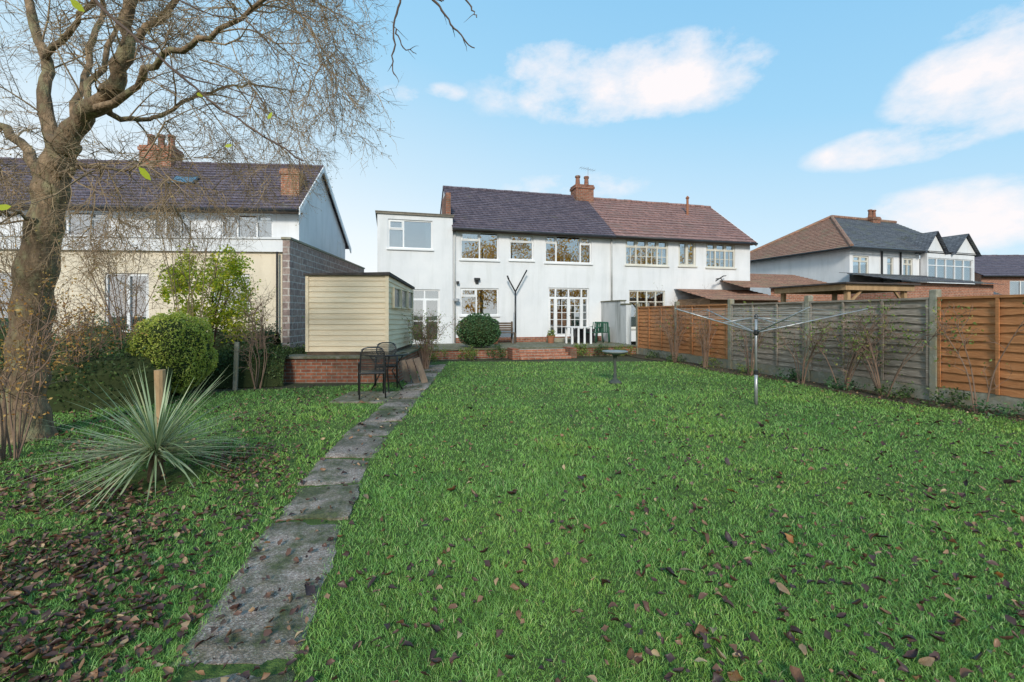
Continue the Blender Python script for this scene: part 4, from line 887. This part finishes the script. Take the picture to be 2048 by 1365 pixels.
# autumn trees at the far end of the neighbouring gardens (seen reflected in the windows)
for (tx,ty,hh) in ((13,-10,10.5),(18,-12,12.5),(24,-10,11),(30,-12,13),(37,-9,11),(44,-6,12)):
    r=root('autumn_tree','tall tree with golden autumn foliage at the end of the garden','tree'); r.location=(tx,ty,0); OFF[r.name]=(tx,ty,0); r['group']='autumn trees at the garden end'
    m=MB(); m.tube([(tx,ty,-.1),(tx+.1,ty,2),(tx,ty,4),(tx+.2,ty,hh*.85)],[.28,.22,.16,.04],8); tt=[]
    branchout(m,[Vector((tx,ty,1.5)),Vector((tx,ty,3)),Vector((tx,ty,5)),Vector((tx,ty,7))],0,tt,[(12,2.2,.06,.05,.15,5)]); m.obj('trunk',bark,r)
    V,T=leafdata(clumps((tx,ty,hh*.55),(3.2,2.2,hh*.44),90,42,.5,.3),.27); fast('crown',V,T,gold_m,r)

# ================================================================== sky, sun, camera
EL=R(30); AZ=R(182)
w=bpy.data.worlds.new('World'); S.world=w; w.use_nodes=True; n=w.node_tree; l=n.links; bg=n.nodes['Background']
sky=n.nodes.new('ShaderNodeTexSky'); sky.sky_type='NISHITA'; sky.sun_disc=False; sky.sun_elevation=EL; sky.sun_rotation=AZ; sky.altitude=50; sky.air_density=1.0; sky.dust_density=1.5
tc=n.nodes.new('ShaderNodeTexCoord'); sp=n.nodes.new('ShaderNodeSeparateXYZ'); l.new(tc.outputs['Generated'],sp.inputs[0])
mp=n.nodes.new('ShaderNodeMapping'); mp.inputs['Scale'].default_value=(1,1,1.7); l.new(tc.outputs['Generated'],mp.inputs[0])
nz=noise(n,l,mp,6.5,7,.62)
K=8.0
def node(op,a,b=None,c=None):
    m=n.nodes.new('ShaderNodeMath'); m.operation=op
    for i_,v in enumerate((a,b,c)):
        if v is None: continue
        if isinstance(v,(int,float)): m.inputs[i_].default_value=v
        else: l.new(v,m.inputs[i_])
    return m.outputs[0]
hz=node('ADD',sp.outputs[2],node('MULTIPLY',sp.outputs[0],.2))
g=ramp(n,[(-.0,(1.04*K,1.06*K,1.08*K)),(.10,(.93*K,1.02*K,1.07*K)),(.24,(.68*K,.90*K,1.05*K)),(.45,(.40*K,.75*K,1.03*K)),(.7,(.26*K,.62*K,.97*K))]); l.new(hz,g.inputs[0])
base=mixc(n,l,.9,sky.outputs[0],g.outputs[0])
acc=None
for px,py,wx,wy,st in ((1270,165,240,70,1.1),(1100,125,100,40,.9),(1370,110,110,45,.8),(1990,165,160,100,1.1),(1800,290,150,40,.85),(1930,440,200,75,.9),(800,190,80,22,.5),(890,185,50,18,.5),(1150,375,150,30,.5),(1990,40,90,30,.6),(1030,190,110,45,.4)):
    dv=Vector(((px-1024)/910,1,(630-py)/910)); ln_=dv.length; dv.normalize()
    ax=Vector((dv.y,-dv.x,0)).normalized(); up=ax.cross(dv)*1.0
    def dot(v):
        m=n.nodes.new('ShaderNodeVectorMath'); m.operation='DOT_PRODUCT'; l.new(tc.outputs['Generated'],m.inputs[0]); m.inputs[1].default_value=v; return m.outputs['Value']
    fz=node('MAXIMUM',dot(dv),.05)
    a_=node('DIVIDE',node('DIVIDE',dot(ax),fz),wx/910/ln_/1.0); b_=node('DIVIDE',node('DIVIDE',dot(up),fz),wy/910/ln_)
    r2=node('ADD',node('MULTIPLY',a_,a_),node('MULTIPLY',b_,b_))
    msk=node('MULTIPLY',node('MAXIMUM',node('SUBTRACT',1.0,node('MULTIPLY',r2,.62)),0),st)
    acc=msk if acc is None else node('MAXIMUM',acc,msk)
v=node('ADD',node('MULTIPLY',acc,.75),node('MULTIPLY',node('SUBTRACT',nz.outputs['Fac'],.51),2.6))
v=node('MULTIPLY',v,node('MINIMUM',node('MULTIPLY',acc,2.2),1))
cl=ramp(n,[(.08,(0,0,0)),(.42,(.45,.45,.45)),(.9,(.93,.93,.93))]); l.new(v,cl.inputs[0])
fin_=mixc(n,l,cl.outputs[0],base,(1.07*K,1.0*K,1.0*K)); l.new(fin_,bg.inputs[0]); bg.inputs[1].default_value=.122
sl=bpy.data.lights.new('Sun','SUN'); sl.energy=3.1; sl.angle=R(11); sl.color=(1,.93,.82); so=bpy.data.objects.new('Sun',sl); COL.objects.link(so)
sd=Vector((math.sin(AZ)*math.cos(EL),math.cos(AZ)*math.cos(EL),math.sin(EL))); so.rotation_euler=sd.to_track_quat('Z','Y').to_euler()
cam=bpy.data.cameras.new('Camera'); cam.lens=16; cam.sensor_width=36; cam.shift_y=-(682.5-630)/2048; cam.clip_end=2000; co=bpy.data.objects.new('Camera',cam); COL.objects.link(co); co.location=(0,0,1.5); co.rotation_euler=(R(90),0,0); S.camera=co
S.view_settings.view_transform='Standard'; S.view_settings.look='None'; S.view_settings.exposure=0
